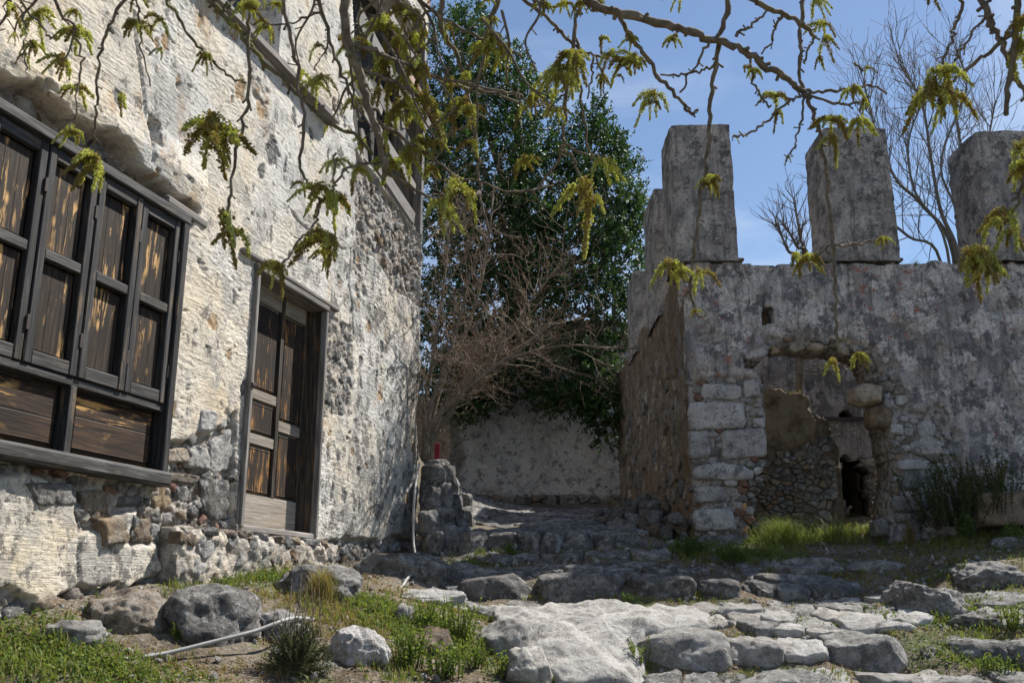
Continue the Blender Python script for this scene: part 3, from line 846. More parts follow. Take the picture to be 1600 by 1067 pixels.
# a deep socket where a beam rested
bs = W(240, 205)
hole_s = (np.abs(UC - bs[0] + w1[:-1, :-1] * .4) < 0.05) & (np.abs(VC - bs[1]) < 0.075)
near = np.clip(1 - np.maximum(np.abs(U - bs[0] + w1 * .4) / 0.075, np.abs(V - bs[1]) / 0.10), 0, 1)
disp = disp - 0.12 * np.clip(near * 5, 0, 1)
edge = np.exp(-((U - CU) / 0.06) ** 2); disp = disp - 0.05 * edge * (0.6 + fbm(V * 3, V * 0 + 2, 1, 3))
us_ = W(228, 180)[0]
warm = np.clip((us_ - U - w1 * 1.5) / .05, 0, 1) * .9 + np.clip((dl_ + .05 - U) / .1, 0, 1) * np.clip((wt_ - .2 - V - w2) / .25, 0, 1) * .8
warm = np.clip(warm + np.clip(1.4 * fbm(U * 1.1, V * 1.1, 83, 3) - .25, 0, .8), 0, 1)
for pts in ([(548,392),(547,440),(549,480),(553,525)], [(208,20),(214,80),(224,140),(228,190),(232,250)], [(455,330),(470,350),(500,372),(540,392)], [(575,330),(585,400),(580,450)], [(122,760),(126,830),(122,915)]):
    C_ = spline(Wpoly(pts), 14); dm = np.full(U.shape, 9.0, np.float32)
    for c in C_:
        s_ = (np.abs(U[0] - c[0]) < .2); 
        dm[:, s_] = np.minimum(dm[:, s_], np.hypot(U[:, s_] + w1[:, s_] * .4 - c[0], V[:, s_] + w2[:, s_] * .4 - c[1]))
    disp = disp - .028 * np.clip(1 - dm / .02, 0, 1)
grime = .62 * np.clip(.75 * np.exp(-np.maximum(V - 1.0, 0) / .5) * (U > UL) + .9 * np.clip((U - dr_ + .1) / .5, 0, 1) * np.clip((5.2 - V) / 1.5, 0, 1) + 1.2 * fbm(U * .8, V * .8, 77, 3) + .7 * np.exp(-np.abs(V - wt_ - .55) / .3) * (U > wr_ - .6) * (U < dl_ + .3), 0, 1.2)
front = slab('front_wall', us, vs, disp, hole, 0.5, MAT['plaster'], house, HM, {'spot': np.clip(spot * (1 - lossb), 0, 1), 'hue': hue, 'loss': lossb, 'grime': grime, 'warm': warm}, back=False)
def hsurf(u, v, d=0.0):                   # depth of the wall face at a point
    i = min(max(int((u - UL) / 0.0145), 0), len(us) - 1); j = min(max(int((v + 0.7) / 0.0095), 0), len(vs) - 1)
    return float(disp[j, i]) + d
# the other walls and a flat-pitched tile roof, out of sight but real
TH_ = Matrix.Translation((0, 0, 0))
boxuv('side_wall', house, HM, CU - 0.45, CU - 0.004, -0.7, 7.2, -6.0, -0.52, MAT['plaster'], 0)
boxuv('end_wall', house, HM, UL, UL + 0.45, -0.7, 7.2, -6.0, -0.52, MAT['plaster'], 0)
boxuv('rear_wall', house, HM, UL, CU, -0.7, 7.2, -6.5, -6.02, MAT['plaster'], 0)
boxuv('roof', house, HM, UL - 0.2, CU + 0.05, 7.62, 7.8, -6.7, -0.02, MAT['tile'], 0.01)
boxuv('upper_floor', house, HM, UL + 0.46, CU - 0.46, LZ - 0.2, LZ - 0.02, -6.0, -0.55, MAT['grey_h'], 0)

# stones bared in the render
Sl = lambda a, b: hsurf(a, b, -0.020)
named = [  # pixel outline, proudness, material: the blocks one can pick out
    ([(246,745),(276,742),(280,770),(278,800),(250,802),(246,780)], .06, 'rock_tan'), ([(318,745),(362,750),(364,815),(322,812)], .06, 'rock_dark'),
    ([(262,702),(296,698),(298,722),(258,722)], .06, 'rock_tan'), ([(294,690),(332,700),(334,735),(296,730)], .06, 'rock_white'),
    ([(332,690),(368,668),(368,738),(334,738)], .05, 'rock_white'), ([(282,755),(310,758),(308,785),(284,785)], .05, 'rock_dark'),
    ([(132,768),(176,764),(180,800),(136,802)], .055, 'rock_tan'), ([(150,812),(192,806),(198,848),(160,852)], .055, 'rock_tan'),
    ([(36,752),(118,756),(122,790),(60,790)], .04, 'rock'), ([(190,775),(232,772),(234,792),(192,792)], .04, 'rock_dark'),
    ([(212,812),(245,808),(246,846),(216,846)], .045, 'rock_clay'), ([(262,825),(290,822),(290,850),(264,850)], .05, 'rock_tan'),
    ([(265,736),(318,742),(316,756),(266,752)], .05, 'rock_clay'), ([(312,640),(336,640),(336,672),(308,676)], .045, 'rock_white')]
npolys = []
for k, (p, h_, m) in enumerate(named):
    P = Wpoly(p); npolys.append(P); c = P.mean(0)
    one_stone(house, HM, P, h_ * .75, m, 100 + k, 0.1, hsurf(c[0], c[1]) - .012, 36, 10, 0.17, 0.24)
lay_stones(front, HM, Wpoly(Z_low), 1, (.02, .055), ['rock', 'rock_tan', 'rock_dark', 'rock_white', 'rock_clay', 'brick', 'rock'], 3, 0.085, 1.35, npolys, surf=Sl, keep=0.82)
lay_stones(front, HM, Wpoly([(-150,30),(0,125),(60,142),(110,190),(170,222),(228,270),(262,300),(300,338),(296,345),(0,165),(-150,80)]), 1, (.03, .07), ['rock_tan', 'rock_clay', 'rock'], 4, 0.11, 1.6, surf=Sl, keep=0.7)
lay_stones(front, HM, Wpoly(Z_right), 1, (.012, .03), ['rock_dark', 'rock', 'rock_dark', 'rock_white'], 5, 0.12, 1.0, surf=Sl, keep=0.8)
lay_stones(front, HM, Wpoly([(560,262),(652,376),(656,470),(612,446),(590,402),(566,392)]), 1, (.02, .05), ['rock', 'rock_white', 'rock', 'rock_clay'], 6, 0.12, 0.9, surf=Sl, keep=0.5)
lay_stones(front, HM, Wpoly([(-160,990),(0,940),(120,922),(262,900),(262,925),(-160,1060)]), 1, (.03, .08), ['rock_tan', 'rock', 'rock_tan', 'rock_clay'], 7, 0.12, 1.5, surf=Sl, keep=0.85)
lay_stones(front, HM, Wpoly([(500,845),(655,848),(655,868),(500,888)]), 1, (.03, .07), ['rock', 'rock_clay', 'rock_white'], 8, 0.1, 1.4, surf=Sl, keep=0.85)

# ---- window with four folding shutters over two fixed panels
ww, wh = wr_ - wl_, wt_ - wb_
def fv(f): return wt_ - wh * f
window = boxuv('window', house, HM, wl_ + 0.05, wr_ - 0.05, wb_ + 0.05, wt_ - 0.05, -0.26, -0.20, MAT['panel_v'], 0.0)
FT = 0.075
boxuv('frame_head', window, HM, wl_, wr_, wt_ - 0.07, wt_, -0.2, 0.055, MAT['frame_h'], 0.008)
boxuv('frame_jamb', window, HM, wr_ - FT, wr_, wb_ + 0.09, wt_ - 0.07, -0.2, 0.05, MAT['frame_v'], 0.01)
boxuv('frame_jamb', window, HM, wl_, wl_ + FT, wb_ + 0.09, wt_ - 0.07, -0.2, 0.05, MAT['frame_v'], 0.01)
boxuv('sill', window, HM, wl_ - 0.005, wr_ + 0.01, wb_, wb_ + 0.10, -0.2, 0.085, MAT['frame_h'], 0.02)
sh_t, sh_b = wt_ - 0.075, fv(0.715)
boxuv('transom', window, HM, wl_ + FT, wr_ - FT, fv(0.742), sh_b - 0.004, -0.2, 0.012, MAT['frame_h'], 0.005)
boxuv('bottom_mullion', window, HM, wc_ - 0.03, wc_ + 0.03, wb_ + 0.10, fv(0.742), -0.2, 0.018, MAT['frame_v'], 0.005)
inw = (wr_ - wl_ - 2 * FT)
lw = inw / 4
for k in range(4):
    a = wl_ + FT + lw * k + 0.004; b = a + lw - 0.008
    o_ = 0.006 * (k % 2) + (0.012 if k == 2 else 0)
    st = 0.062
    boxuv('shutter_stile', window, HM, a, a + st, sh_b, sh_t, -0.03, 0.02 + o_, MAT['frame_v'], 0.006)
    boxuv('shutter_stile', window, HM, b - st, b, sh_b, sh_t, -0.03, 0.02 + o_, MAT['frame_v'], 0.006)
    for (f0, f1) in ((sh_t - 0.075, sh_t), (fv(0.392), fv(0.36)), (sh_b, sh_b + 0.085)):
        boxuv('shutter_rail', window, HM, a + st, b - st, f0, f1, -0.03, 0.016 + o_, MAT['frame_h'], 0.006)
    for (f0, f1) in ((fv(0.36), sh_t - 0.075), (sh_b + 0.085, fv(0.392))):
        raised_panel('shutter_panel', window, HM, a + st - 0.002, b - st + 0.002, f0 - 0.002, f1 + 0.002, -0.05, 0.036, MAT['panel_v'], 0.022)
    for f_ in (0.17, 0.80):
        hz = sh_b + (sh_t - sh_b) * f_
        boxuv('hinge', window, HM, b - 0.012, b + 0.016, hz - 0.045, hz + 0.045, 0.02, 0.034, MAT['iron'], 0.003)
for (a, b) in ((wl_ + FT, wc_ - 0.03), (wc_ + 0.03, wr_ - FT)):
    raised_panel('lower_panel', window, HM, a + 0.03, b - 0.03, wb_ + 0.125, fv(0.742) - 0.02, -0.075, 0.045, MAT['panel_h'], 0.03)
    boxuv('panel_backing', window, HM, a, b, wb_ + 0.1, fv(0.742), -0.12, -0.08, MAT['frame_h'], 0)
# lintel timber showing past the window head
boxuv('lintel', house, HM, wr_ - 0.25, wr_ + 0.26, wt_ + 0.01, wt_ + 0.075, -0.3, 0.02, MAT['grey_h'], 0.012, R(-1.5))

# ---- door
door = boxuv('door', house, HM, dl_ + 0.04, dr_ - 0.04, db_ + 0.02, dt_ - 0.04, -0.23, -0.19, MAT['door_panel'], 0.0)
DD = -0.145
boxuv('door_jamb', door, HM, dl_, dl_ + 0.055, db_, dt_ - 0.055, -0.35, 0.045, MAT['grey_v'], 0.01)
boxuv('door_jamb', door, HM, dr_ - 0.05, dr_, db_ - 0.01, dt_ - 0.055, -0.02, 0.045, MAT['grey_v'], 0.01)
boxuv('door_reveal', door, HM, dr_ - 0.035, dr_ - 0.002, db_ - 0.01, dt_ - 0.055, -0.35, -0.022, MAT['door_v'], 0.004)
boxuv('door_head', door, HM, dl_ - 0.01, dr_ + 0.005, dt_ - 0.055, dt_, -0.35, 0.05, MAT['grey_h'], 0.01)
boxuv('lintel', house, HM, dl_ - 0.22, dr_ + 0.22, dt_ + 0.012, dt_ + 0.06, -0.3, 0.045, MAT['grey_h'], 0.012, R(-0.6))
da, dbb = dl_ + 0.055, dr_ - 0.036
dh = dt_ - 0.055 - db_
def dv(f): return dt_ - 0.055 - dh * f
sw = 0.062
um = da + (dbb - da) * 0.60
boxuv('door_stile', door, HM, da, da + 0.20, db_ + 0.02, dt_ - 0.055, DD - 0.045, DD, MAT['door_v'], 0.004)
boxuv('door_stile', door, HM, um - 0.03, um + 0.03, dv(0.86), dt_ - 0.055, DD - 0.045, DD + 0.004, MAT['door_v'], 0.004)
boxuv('door_stile', door, HM, dbb - sw, dbb - 0.003, db_ + 0.02, dt_ - 0.055, DD - 0.045, DD, MAT['door_v'], 0.004)
cols = [(da + 0.20, um - 0.03, [0.07, 0.44, 0.48, 0.62, 0.66, 0.86]), (um + 0.03, dbb - sw, [0.07, 0.535, 0.58, 0.86])]
for (a, b, fs) in cols:
    edges_ = [0.0] + fs + [1.0]
    for i in range(0, len(edges_), 2):
        f0, f1 = edges_[i], edges_[i + 1]
        if f1 > 0.99: continue
        boxuv('door_rail', door, HM, a, b, dv(f1), dv(f0), DD - 0.045, DD - 0.002, MAT['door_h'], 0.004)
    for i in range(0, len(fs), 2):
        raised_panel('door_moulding', door, HM, a, b, dv(fs[i + 1]), dv(fs[i]), DD - 0.045, 0.014, MAT['door_h'], 0.006)
        raised_panel('door_panel', door, HM, a + 0.016, b - 0.016, dv(fs[i + 1]) + 0.016, dv(fs[i]) - 0.016, DD - 0.038, 0.03, MAT['door_panel'], 0.02)
boxuv('kick_board', door, HM, da + 0.20, dbb - sw, db_ + 0.02, dv(0.86), DD - 0.045, DD + 0.002, MAT['door_h'], 0.004)
boxuv('latch', door, HM, dl_ + 0.006, dl_ + 0.075, dv(0.47), dv(0.455), 0.045, 0.06, MAT['iron'], 0.004)
boxuv('threshold', door, HM, dl_ - 0.03, dr_ + 0.01, db_ - 0.03, db_ + 0.02, -0.4, 0.03, MAT['grey_h'], 0.008)
# masonry step under the door
su0, su1 = W(258,840)[0], W(514,850)[0]
us7 = np.arange(su0, su1, 0.014); vs7 = np.arange(0.0, db_ - 0.05, 0.014)
U, V = np.meshgrid(us7, vs7)
d7 = 0.11 + 0.035 * fbm(U * 5, V * 5, 71, 5, .65) - 0.05 * np.clip((V - db_ + 0.11) / 0.06, 0, 1) - 0.06 * np.exp(-((U - su1) / .05) ** 2)
step = slab('door_step', us7, vs7, d7, None, 0.1, MAT['plaster'], house, HM, {'loss': np.clip(.62 + 1.3 * fbm(U * 3, V * 3, 73, 3), 0, 1), 'spot': U * 0, 'hue': U * 0, 'grime': U * 0 + .7, 'warm': U * 0 + .6})
lay_stones(step, HM, Wpoly([(256,836),(366,834),(512,845),(508,892),(258,915)]), 1, (.012, .035), ['rock_tan', 'rock_tan', 'rock', 'rock_clay', 'rock_white'], 12, 0.12, 1.4, surf=lambda a, b: 0.095, keep=0.42)
top_M = HM @ Matrix(((1,0,0,0),(0,0,1,0),(0,-1,0,0),(0,0,0,1)))   # local x along, y = outwards(-), z up
for k in range(9):
    u0 = W(262,840)[0] + k * (W(508,850)[0] - W(262,840)[0]) / 9
    me = rock_mesh('stone', (0.12 + .03 * (k * 7 % 4), 0.13, 0.07), 0.5, 300 + k, 3, 0.2)
    obj('stone', me, MAT[['rock_tan', 'rock', 'rock_clay'][k % 3]], step, HM @ Matrix.Translation((u0 + 0.1, db_ - 0.07, 0.045)) @ Matrix.Rotation(R(-90), 4, 'X') @ Matrix.Rotation(k * 1.3, 4, 'Z'))

# ---- storey beam, upper window, decayed boarding at the corner
boxuv('storey_beam', house, HM, UL, W(508,180)[0], LZ, LZ + 0.075, -0.2, 0.085, MAT['grey_h'], 0.01)
boxuv('beam_end', house, HM, W(488,166)[0], W(512,190)[0], LZ - 0.055, LZ - 0.002, -0.2, 0.13, MAT['grey_h'], 0.01)
upw = boxuv('upper_window', house, HM, uwl - 0.02, uwr + 0.02, LZ + 0.08, LZ + 1.52, -0.48, -0.44, MAT['blue'], 0)
boxuv('reveal', upw, HM, uwr - 0.01, uwr + 0.2, LZ + 0.076, LZ + 1.5, -0.43, -0.035, MAT['backwall'], 0.02)
for k in range(5):
    a = uwl + 0.2 * k
    boxuv('board', upw, HM, a + 0.004, a + 0.19, LZ + 0.09, LZ + 1.5, -0.42, -0.39 + 0.004 * (k % 2), MAT['blue'], 0.004)
brd = [((557,148),(594,208),13),((563,240),(600,290),15),((600,140),(652,236),14),((596,205),(652,296),17),((598,258),(653,342),14),((612,292),(655,366),13),((575,120),(600,176),12),
       ((588,60),(640,150),14),((570,20),(600,80),14),((612,20),(654,100),15),((600,-60),(650,30),15),((575,200),(582,262),9),((586,150),(592,215),8),((630,130),(636,200),8)]
for k, (p, q, wpx) in enumerate(brd):
    a, b = W(*p), W(*q); d = b - a; L = np.linalg.norm(d)
    wd = wpx * 0.0105 * (0.9 + 0.25 * (k % 3))
    me = box_mesh('board', L, wd, 0.022, 0.003)
    c = (a + b) / 2
    obj('board', me, MAT['grey_h'], house, HM @ Matrix.Translation((c[0], c[1], -0.03 - 0.022 * (k % 3))) @ Matrix.Rotation(math.atan2(d[1], d[0]), 4, 'Z') @ Matrix.Rotation(R((k * 37 % 11) - 5), 4, 'X'))
boxuv('corner_post', house, HM, CU - 0.10, CU - 0.005, W(655,372)[1], 7.5, -0.14, -0.03, MAT['grey_v'], 0.01)
boxuv('side_boarding', house, HM, CU - 0.035, CU - 0.008, W(655,372)[1] - 0.1, 7.4, -0.52, -0.145, MAT['grey_v'], 0)
boxuv('inner_boarding', house, HM, W(552,190)[0], CU - 0.12, W(655,372)[1] - 0.2, 7.4, -0.5, -0.46, MAT['frame_v'], 0)
# rusted sheet of the eaves hanging off the corner
for k, (a_, b_) in enumerate((((640,118,10.9),(686,196,11.3)),((652,140,10.95),(692,212,11.35)),((644,150,10.85),(668,196,11.0)),((655,175,11.0),(690,180,11.2)))):
    a, b = at(*a_), at(*b_)
    me = box_mesh('eaves_board', np.linalg.norm(b - a) + .1, (.30, .22, .16, .07)[k], 0.02, 0.004)
    q = Vector(b - a).to_track_quat('X', 'Z').to_matrix().to_4x4()
    obj('eaves_board', me, MAT['rust' if k < 2 else 'grey_h'], house, Matrix.Translation(Vector((a + b) / 2)) @ q @ Matrix.Rotation(R(60 + 9 * k), 4, 'X'))

# ================================================================== THE RUIN ON THE RIGHT
ruin = empty('ruined_house', (3.5, 11.4, 1.0), 'roofless grey ruin with square pillars on its wall top and a broken opening', 'ruin')
RX0 = RF(1079, 650)[0]; RX1 = 9.0
RTOP = RF(1200, 403)[1]
us2 = np.arange(RX0, 6.9, 0.02); vs2 = np.arange(0.2, RTOP + 0.001, 0.02)
U, V = np.meshgrid(us2, vs2)
w1 = 0.07 * fbm(U * 2.6, V * 2.6, 13.3, 4, 0.6); w2 = 0.07 * fbm(U * 2.6, V * 2.6, 18.8, 4, 0.6)
def rzone(pts, a=1.0): return inpoly(U + w1 * a, V + w2 * a, RFpoly(pts)).astype(float)
O_open = [(1168,900),(1160,800),(1160,760),(1182,716),(1196,690),(1194,604),(1186,582),(1166,574),(1164,562),(1198,557),(1204,545),(1250,537),(1312,541),(1348,551),(1364,574),(1374,600),(1382,640),(1392,690),(1400,740),(1392,790),(1398,900)]
O_sock = [(1191,478),(1212,480),(1213,508),(1190,509)]
Z_l = [(1078,592),(1200,585),(1210,720),(1195,900),(1060,900)]
Z_r = [(1350,560),(1402,566),(1420,640),(1470,630),(1510,690),(1500,716),(1470,735),(1480,860),(1390,900)]
Z_arch = [(1196,530),(1320,526),(1372,545),(1400,590),(1370,600),(1340,560),(1200,562)]
ls = np.maximum(rzone(Z_l, 0.4), np.maximum(rzone(Z_r), rzone(Z_arch, 0.5)))
er = fbm(U * 1.1 + 9, V * 1.1, 26.0, 5, 0.6)
lr = ((er > 0.74)).astype(float) * 0.5
loss = np.maximum(ls, lr); lossb = blur(loss, 2)
disp2 = 0.04 * fbm(U * 0.8, V * 0.8, 21, 3) + 0.016 * fbm(U * 3, V * 3, 22, 4, 0.6) + 0.007 * fbm(U * 14, V * 14, 23, 4, 0.65) - lossb * 0.045 - 0.02 * np.clip(fbm(U * 7, V * 7, 25, 3) - 0.4, 0, 1)
# the long crack on the right and one on the left
for pts in ([(1500,405),(1508,480),(1515,520),(1528,560),(1522,600)], [(1215,410),(1195,440),(1193,480)], [(1182,515),(1172,545),(1166,565)], [(1325,405),(1330,470)]):
    C_ = spline(RFpoly(pts), 12)
    dmin = np.full(U.shape, 9.0)
    for c in C_: dmin = np.minimum(dmin, np.hypot(U + w1 * 0.5 - c[0], V + w2 * 0.5 - c[1]))
    disp2 -= 0.05 * np.clip(1 - dmin / 0.028, 0, 1)
disp2 += np.clip((U - RF(1505, 500)[0]) / 0.02, 0, 1) * 0.02
disp2 -= 0.06 * np.exp(-((U - RX0) / 0.05) ** 2) * (0.5 + fbm(V * 2.5, V * 0, 3, 3))
uc2, vc2 = (us2[:-1] + us2[1:]) / 2, (vs2[:-1] + vs2[1:]) / 2
UC, VC = np.meshgrid(uc2, vc2)
hole = inpoly(UC + w1[:-1, :-1] * 0.6, VC + w2[:-1, :-1] * 0.6, RFpoly(O_open)) | inpoly(UC + w1[:-1, :-1] * 0.3, VC + w2[:-1, :-1] * 0.3, RFpoly(O_sock))
hole |= VC > RTOP - 0.04 - 0.06 * (fbm(UC * 2.5, VC * 0, 31, 3) + 0.5)
rfront = slab('front_wall', us2, vs2, disp2, hole, 0.62, MAT['ruin'], ruin, RM, {'loss': lossb})
boxuv('front_wall', ruin, RM, 6.9, RX1, 0.2, RTOP - 0.05, -0.62, -0.01, MAT['ruin'], 0.02)
boxuv('socket_back', ruin, RM, RF(1180,500)[0], RF(1225,500)[0], RF(1200,520)[1], RF(1200,470)[1], -0.4, -0.3, MAT['clay'], 0)
def rsurf(u, v, d=0.0):
    i = min(max(int((u - RX0) / 0.02), 0), len(us2) - 1); j = min(max(int((v - 0.2) / 0.02), 0), len(vs2) - 1)
    return float(disp2[j, i]) + d
rn = [([(1078,626),(1163,630),(1165,668),(1078,672)], .05, 'rock_white'), ([(1077,674),(1108,672),(1111,712),(1078,718)], .06, 'rock_white'), ([(1126,672),(1196,668),(1199,712),(1128,718)], .06, 'rock_white'),
      ([(1080,728),(1130,722),(1180,732),(1176,750),(1084,750)], .08, 'rock_white'), ([(1084,760),(1128,758),(1132,784),(1086,786)], .07, 'rock_white'), ([(1084,796),(1146,792),(1152,828),(1086,832)], .08, 'rock_white'),
      ([(1084,838),(1160,834),(1166,862),(1084,866)], .09, 'rock'), ([(1096,598),(1158,600),(1160,622),(1098,624)], .04, 'rock_white'), ([(1162,592),(1188,590),(1190,620),(1164,622)], .04, 'rock_white'),
      ([(1172,638),(1195,640),(1195,650),(1172,650)], .05, 'rock_white'), ([(1176,653),(1196,652),(1196,668),(1176,668)], .05, 'rock_white'),
      ([(1328,606),(1350,600),(1374,606),(1376,630),(1345,636),(1326,628)], .14, 'rock_tan'), ([(1354,638),(1380,630),(1396,645),(1390,668),(1360,670)], .12, 'rock_clay'),
      ([(1380,616),(1390,612),(1400,636),(1382,640)], .07, 'rock_white'), ([(1420,700),(1424,690),(1446,680),(1458,682),(1476,704),(1474,711),(1436,712)], .05, 'rock_white'),
      ([(1434,660),(1454,654),(1464,664),(1460,682),(1436,684)], .04, 'rock_white'), ([(1480,700),(1486,688),(1500,688),(1508,700),(1504,712),(1482,712)], .04, 'rock'),
      ([(1402,718),(1454,716),(1456,734),(1404,734)], .05, 'rock_white'), ([(1388,660),(1410,664),(1412,680),(1390,678)], .06, 'rock_white'), ([(1410,735),(1460,732),(1462,762),(1412,765)], .05, 'rock'),
      ([(1400,820),(1436,818),(1440,846),(1398,850)], .08, 'rock_white'), ([(1395,775),(1450,772),(1452,798),(1396,800)], .06, 'rock'), ([(1400,802),(1426,800),(1426,814),(1400,816)], .06, 'rock'),
      ([(1365,815),(1376,808),(1388,820),(1384,838),(1366,838)], .1, 'rock'), ([(1360,545),(1372,552),(1384,580),(1374,582)], .05, 'rock_tan')]
rpolys = []
for k, (p, h_, m) in enumerate(rn):
    P = RFpoly(p); rpolys.append(P); c = P.mean(0)
    one_stone(ruin, RM, P, h_, m, 400 + k, 0.12, rsurf(c[0], c[1]), 28, 7, 0.11, 0.3)
Sr = lambda a, b: rsurf(a, b, -0.012)
lay_stones(rfront, RM, RFpoly([(1080,592),(1194,592),(1196,700),(1165,860),(1084,870)]), 1, (.02, .05), ['rock', 'rock_clay', 'rock_white', 'rock', 'rock_white', 'rock', 'brick'], 31, 0.09, 1.3, rpolys, surf=Sr, keep=0.75)
lay_stones(rfront, RM, RFpoly([(1376,585),(1402,590),(1424,650),(1506,690),(1470,735),(1480,860),(1400,870),(1400,740),(1388,660)]), 1, (.02, .06), ['rock', 'rock_white', 'rock_clay', 'rock_white'], 32, 0.10, 1.3, rpolys, surf=Sr, keep=0.8)
lay_stones(rfront, RM, RFpoly([(1204,530),(1320,526),(1368,545),(1360,560),(1312,543),(1206,546)]), 1, (.02, .05), ['rock_clay', 'rock', 'rock_tan'], 33, 0.09, 1.5, surf=Sr, keep=0.8)

# ---- side wall of the ruin along the lane
SX = RX0 + 0.02
SM = Matrix(((0, 0, -1, SX), (-1, 0, 0, 0), (0, 1, 0, 0), (0, 0, 0, 1)))      # local x runs towards the camera
SM = Matrix.Translation((SX, RY, 0)) @ Matrix.Rotation(R(1.7), 4, 'Z') @ Matrix.Translation((-SX, -RY, 0)) @ SM      # it runs a little askew
us3 = np.arange(-16.9, -RY - 0.10, 0.03); vs3 = np.arange(0.2, RTOP, 0.03)
U, V = np.meshgrid(us3, vs3)
disp3 = 0.06 * fbm(U * 0.9, V * 0.7, 41, 3) + 0.05 * fbm(U * 3.5, V * 2.2, 42, 4, 0.6) + 0.02 * fbm(U * 12, V * 9, 43, 4, 0.65)
disp3 += 0.05 * np.clip((2.6 - V) / 2, 0, 1)
hole = vs3[:-1, None] > (RTOP - 0.06 - 0.12 * (fbm(us3[:-1] * 1.7, us3[:-1] * 0, 5, 4) + 0.4))[None, :]
rside = slab('side_wall', us3, vs3, disp3, hole, 0.60, MAT['rubble'], ruin, SM, {'low': np.clip((2.0 - V) / 1.2, 0, 1)})
lay_stones(rside, SM, np.array([(-16.6, 1.3), (-RY - 0.12, 0.75), (-RY - 0.12, 3.0), (-13, 3.2), (-16.6, 3.2)]), 1, (.012, .035), ['rock_clay', 'rock_clay', 'rock_dark', 'rock_tan'], 44, 0.17, 1.3,
           surf=lambda a, b: float(disp3[min(max(int((b - .2) / .03), 0), len(vs3) - 1), min(max(int((a + 16.9) / .03), 0), len(us3) - 1)]) - 0.012, keep=0.5)
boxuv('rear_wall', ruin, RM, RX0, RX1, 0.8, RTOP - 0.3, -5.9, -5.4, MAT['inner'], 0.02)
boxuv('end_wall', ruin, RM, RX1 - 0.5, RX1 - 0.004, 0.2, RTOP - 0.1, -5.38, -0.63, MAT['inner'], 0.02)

# ---- pillars left between the vanished upper windows
def pillar(x0, x1, y0, y1, z0, z1, seed, mat='pier'):
    nx, ny, nz = 24, 24, 90
    g = Geo()
    w, d, h = x1 - x0, y1 - y0, z1 - z0
    def face(o, a, b, na, nb):
        A, B = np.meshgrid(np.linspace(0, 1, na), np.linspace(0, 1, nb))
        P = np.array(o) + A[..., None] * np.array(a) + B[..., None] * np.array(b)
        i = np.arange(na * nb).reshape(nb, na)
        g.add(P.reshape(-1, 3), np.stack([i[:-1, :-1], i[:-1, 1:], i[1:, 1:], i[1:, :-1]], -1).reshape(-1, 4))
    face((0, 0, 0), (w, 0, 0), (0, 0, h), nx, nz); face((w, d, 0), (-w, 0, 0), (0, 0, h), nx, nz)
    face((0, d, 0), (0, -d, 0), (0, 0, h), ny, nz); face((w, 0, 0), (0, d, 0), (0, 0, h), ny, nz)
    face((0, 0, h), (w, 0, 0), (0, d, 0), nx, ny)
    V = np.concatenate(g.V)
    c = np.array([w / 2, d / 2, h / 2]); q = (V - c) / c
    # rounded, battered corners and a crumbled head
    e = np.maximum(np.abs(q[:, 0]), 0) ** 8 * np.abs(q[:, 1]) ** 8
    tz = np.clip((V[:, 2] - h + 0.07) / 0.07, 0, 1)
    sh_ = 1 - 0.035 * e - 0.03 * tz ** 3 - 0.025 * (V[:, 2] / h)
    zj = h * (.46 + .05 * math.sin(seed * 2.3)) + .02 * fbm(V[:, 0] * 4 + seed, V[:, 1] * 4, V[:, 2] * 0, 2)
    sh_ = sh_ - .022 * np.exp(-((V[:, 2] - zj) / .014) ** 2) - .02 * np.clip(fbm(V[:, 0] * 3 + seed, V[:, 1] * 3, V[:, 2] * 3, 3) - .3, 0, 1) * e ** .3
    V[:, 0] = c[0] + (V[:, 0] - c[0]) * sh_; V[:, 1] = c[1] + (V[:, 1] - c[1]) * sh_
    for ax, o in ((0, 0), (1, 31), (2, 77)):
        V[:, ax] += 0.016 * fbm(V[:, 0] * 2.2 + seed, V[:, 1] * 2.2 + o, V[:, 2] * 2.2, 3) + 0.010 * fbm(V[:, 0] * 9 + seed, V[:, 1] * 9 + o, V[:, 2] * 9, 3)
    V[:, 2] -= tz * 0.03 * (np.abs(q[:, 0]) ** 6 + np.abs(q[:, 1]) ** 6) + tz * 0.03 * (1 + fbm(V[:, 0] * 5 + seed, V[:, 1] * 5, V[:, 2] * 0, 3))
    me = new_mesh('pillar', V, np.concatenate(g.Q))
    return obj('pillar', me, MAT[mat], ruin, Matrix.Translation((x0, y0, z0)))
PT = at(1100, 190, RY)[2]
for k, (a, b) in enumerate(((1050,1148),(1292,1396),(1532,1660))):
    x0, x1 = at(a, 300, RY)[0], at(b, 300, RY)[0]
    pillar(x0, x1, RY - 0.05, RY + 0.80, RTOP - 0.05, PT - 0.04 * k, 50 + k)
pillar(SX - 0.12, SX + 0.45, 12.45, 13.6, RTOP - 0.3, PT - 0.2, 60)
pillar(SX - 0.18, SX + 0.40, 14.4, 15.4, RTOP - 0.3, PT - 0.75, 61)
# a flat slab under the first pillars
for k, (a, b) in enumerate(((1058,1162),(1282,1410))):
    boxuv('slab', ruin, RM, at(a, 400, RY)[0], at(b, 400, RY)[0], RTOP - 0.045, RTOP - 0.005, -0.5, 0.03, MAT['rock_dark'], 0.012)
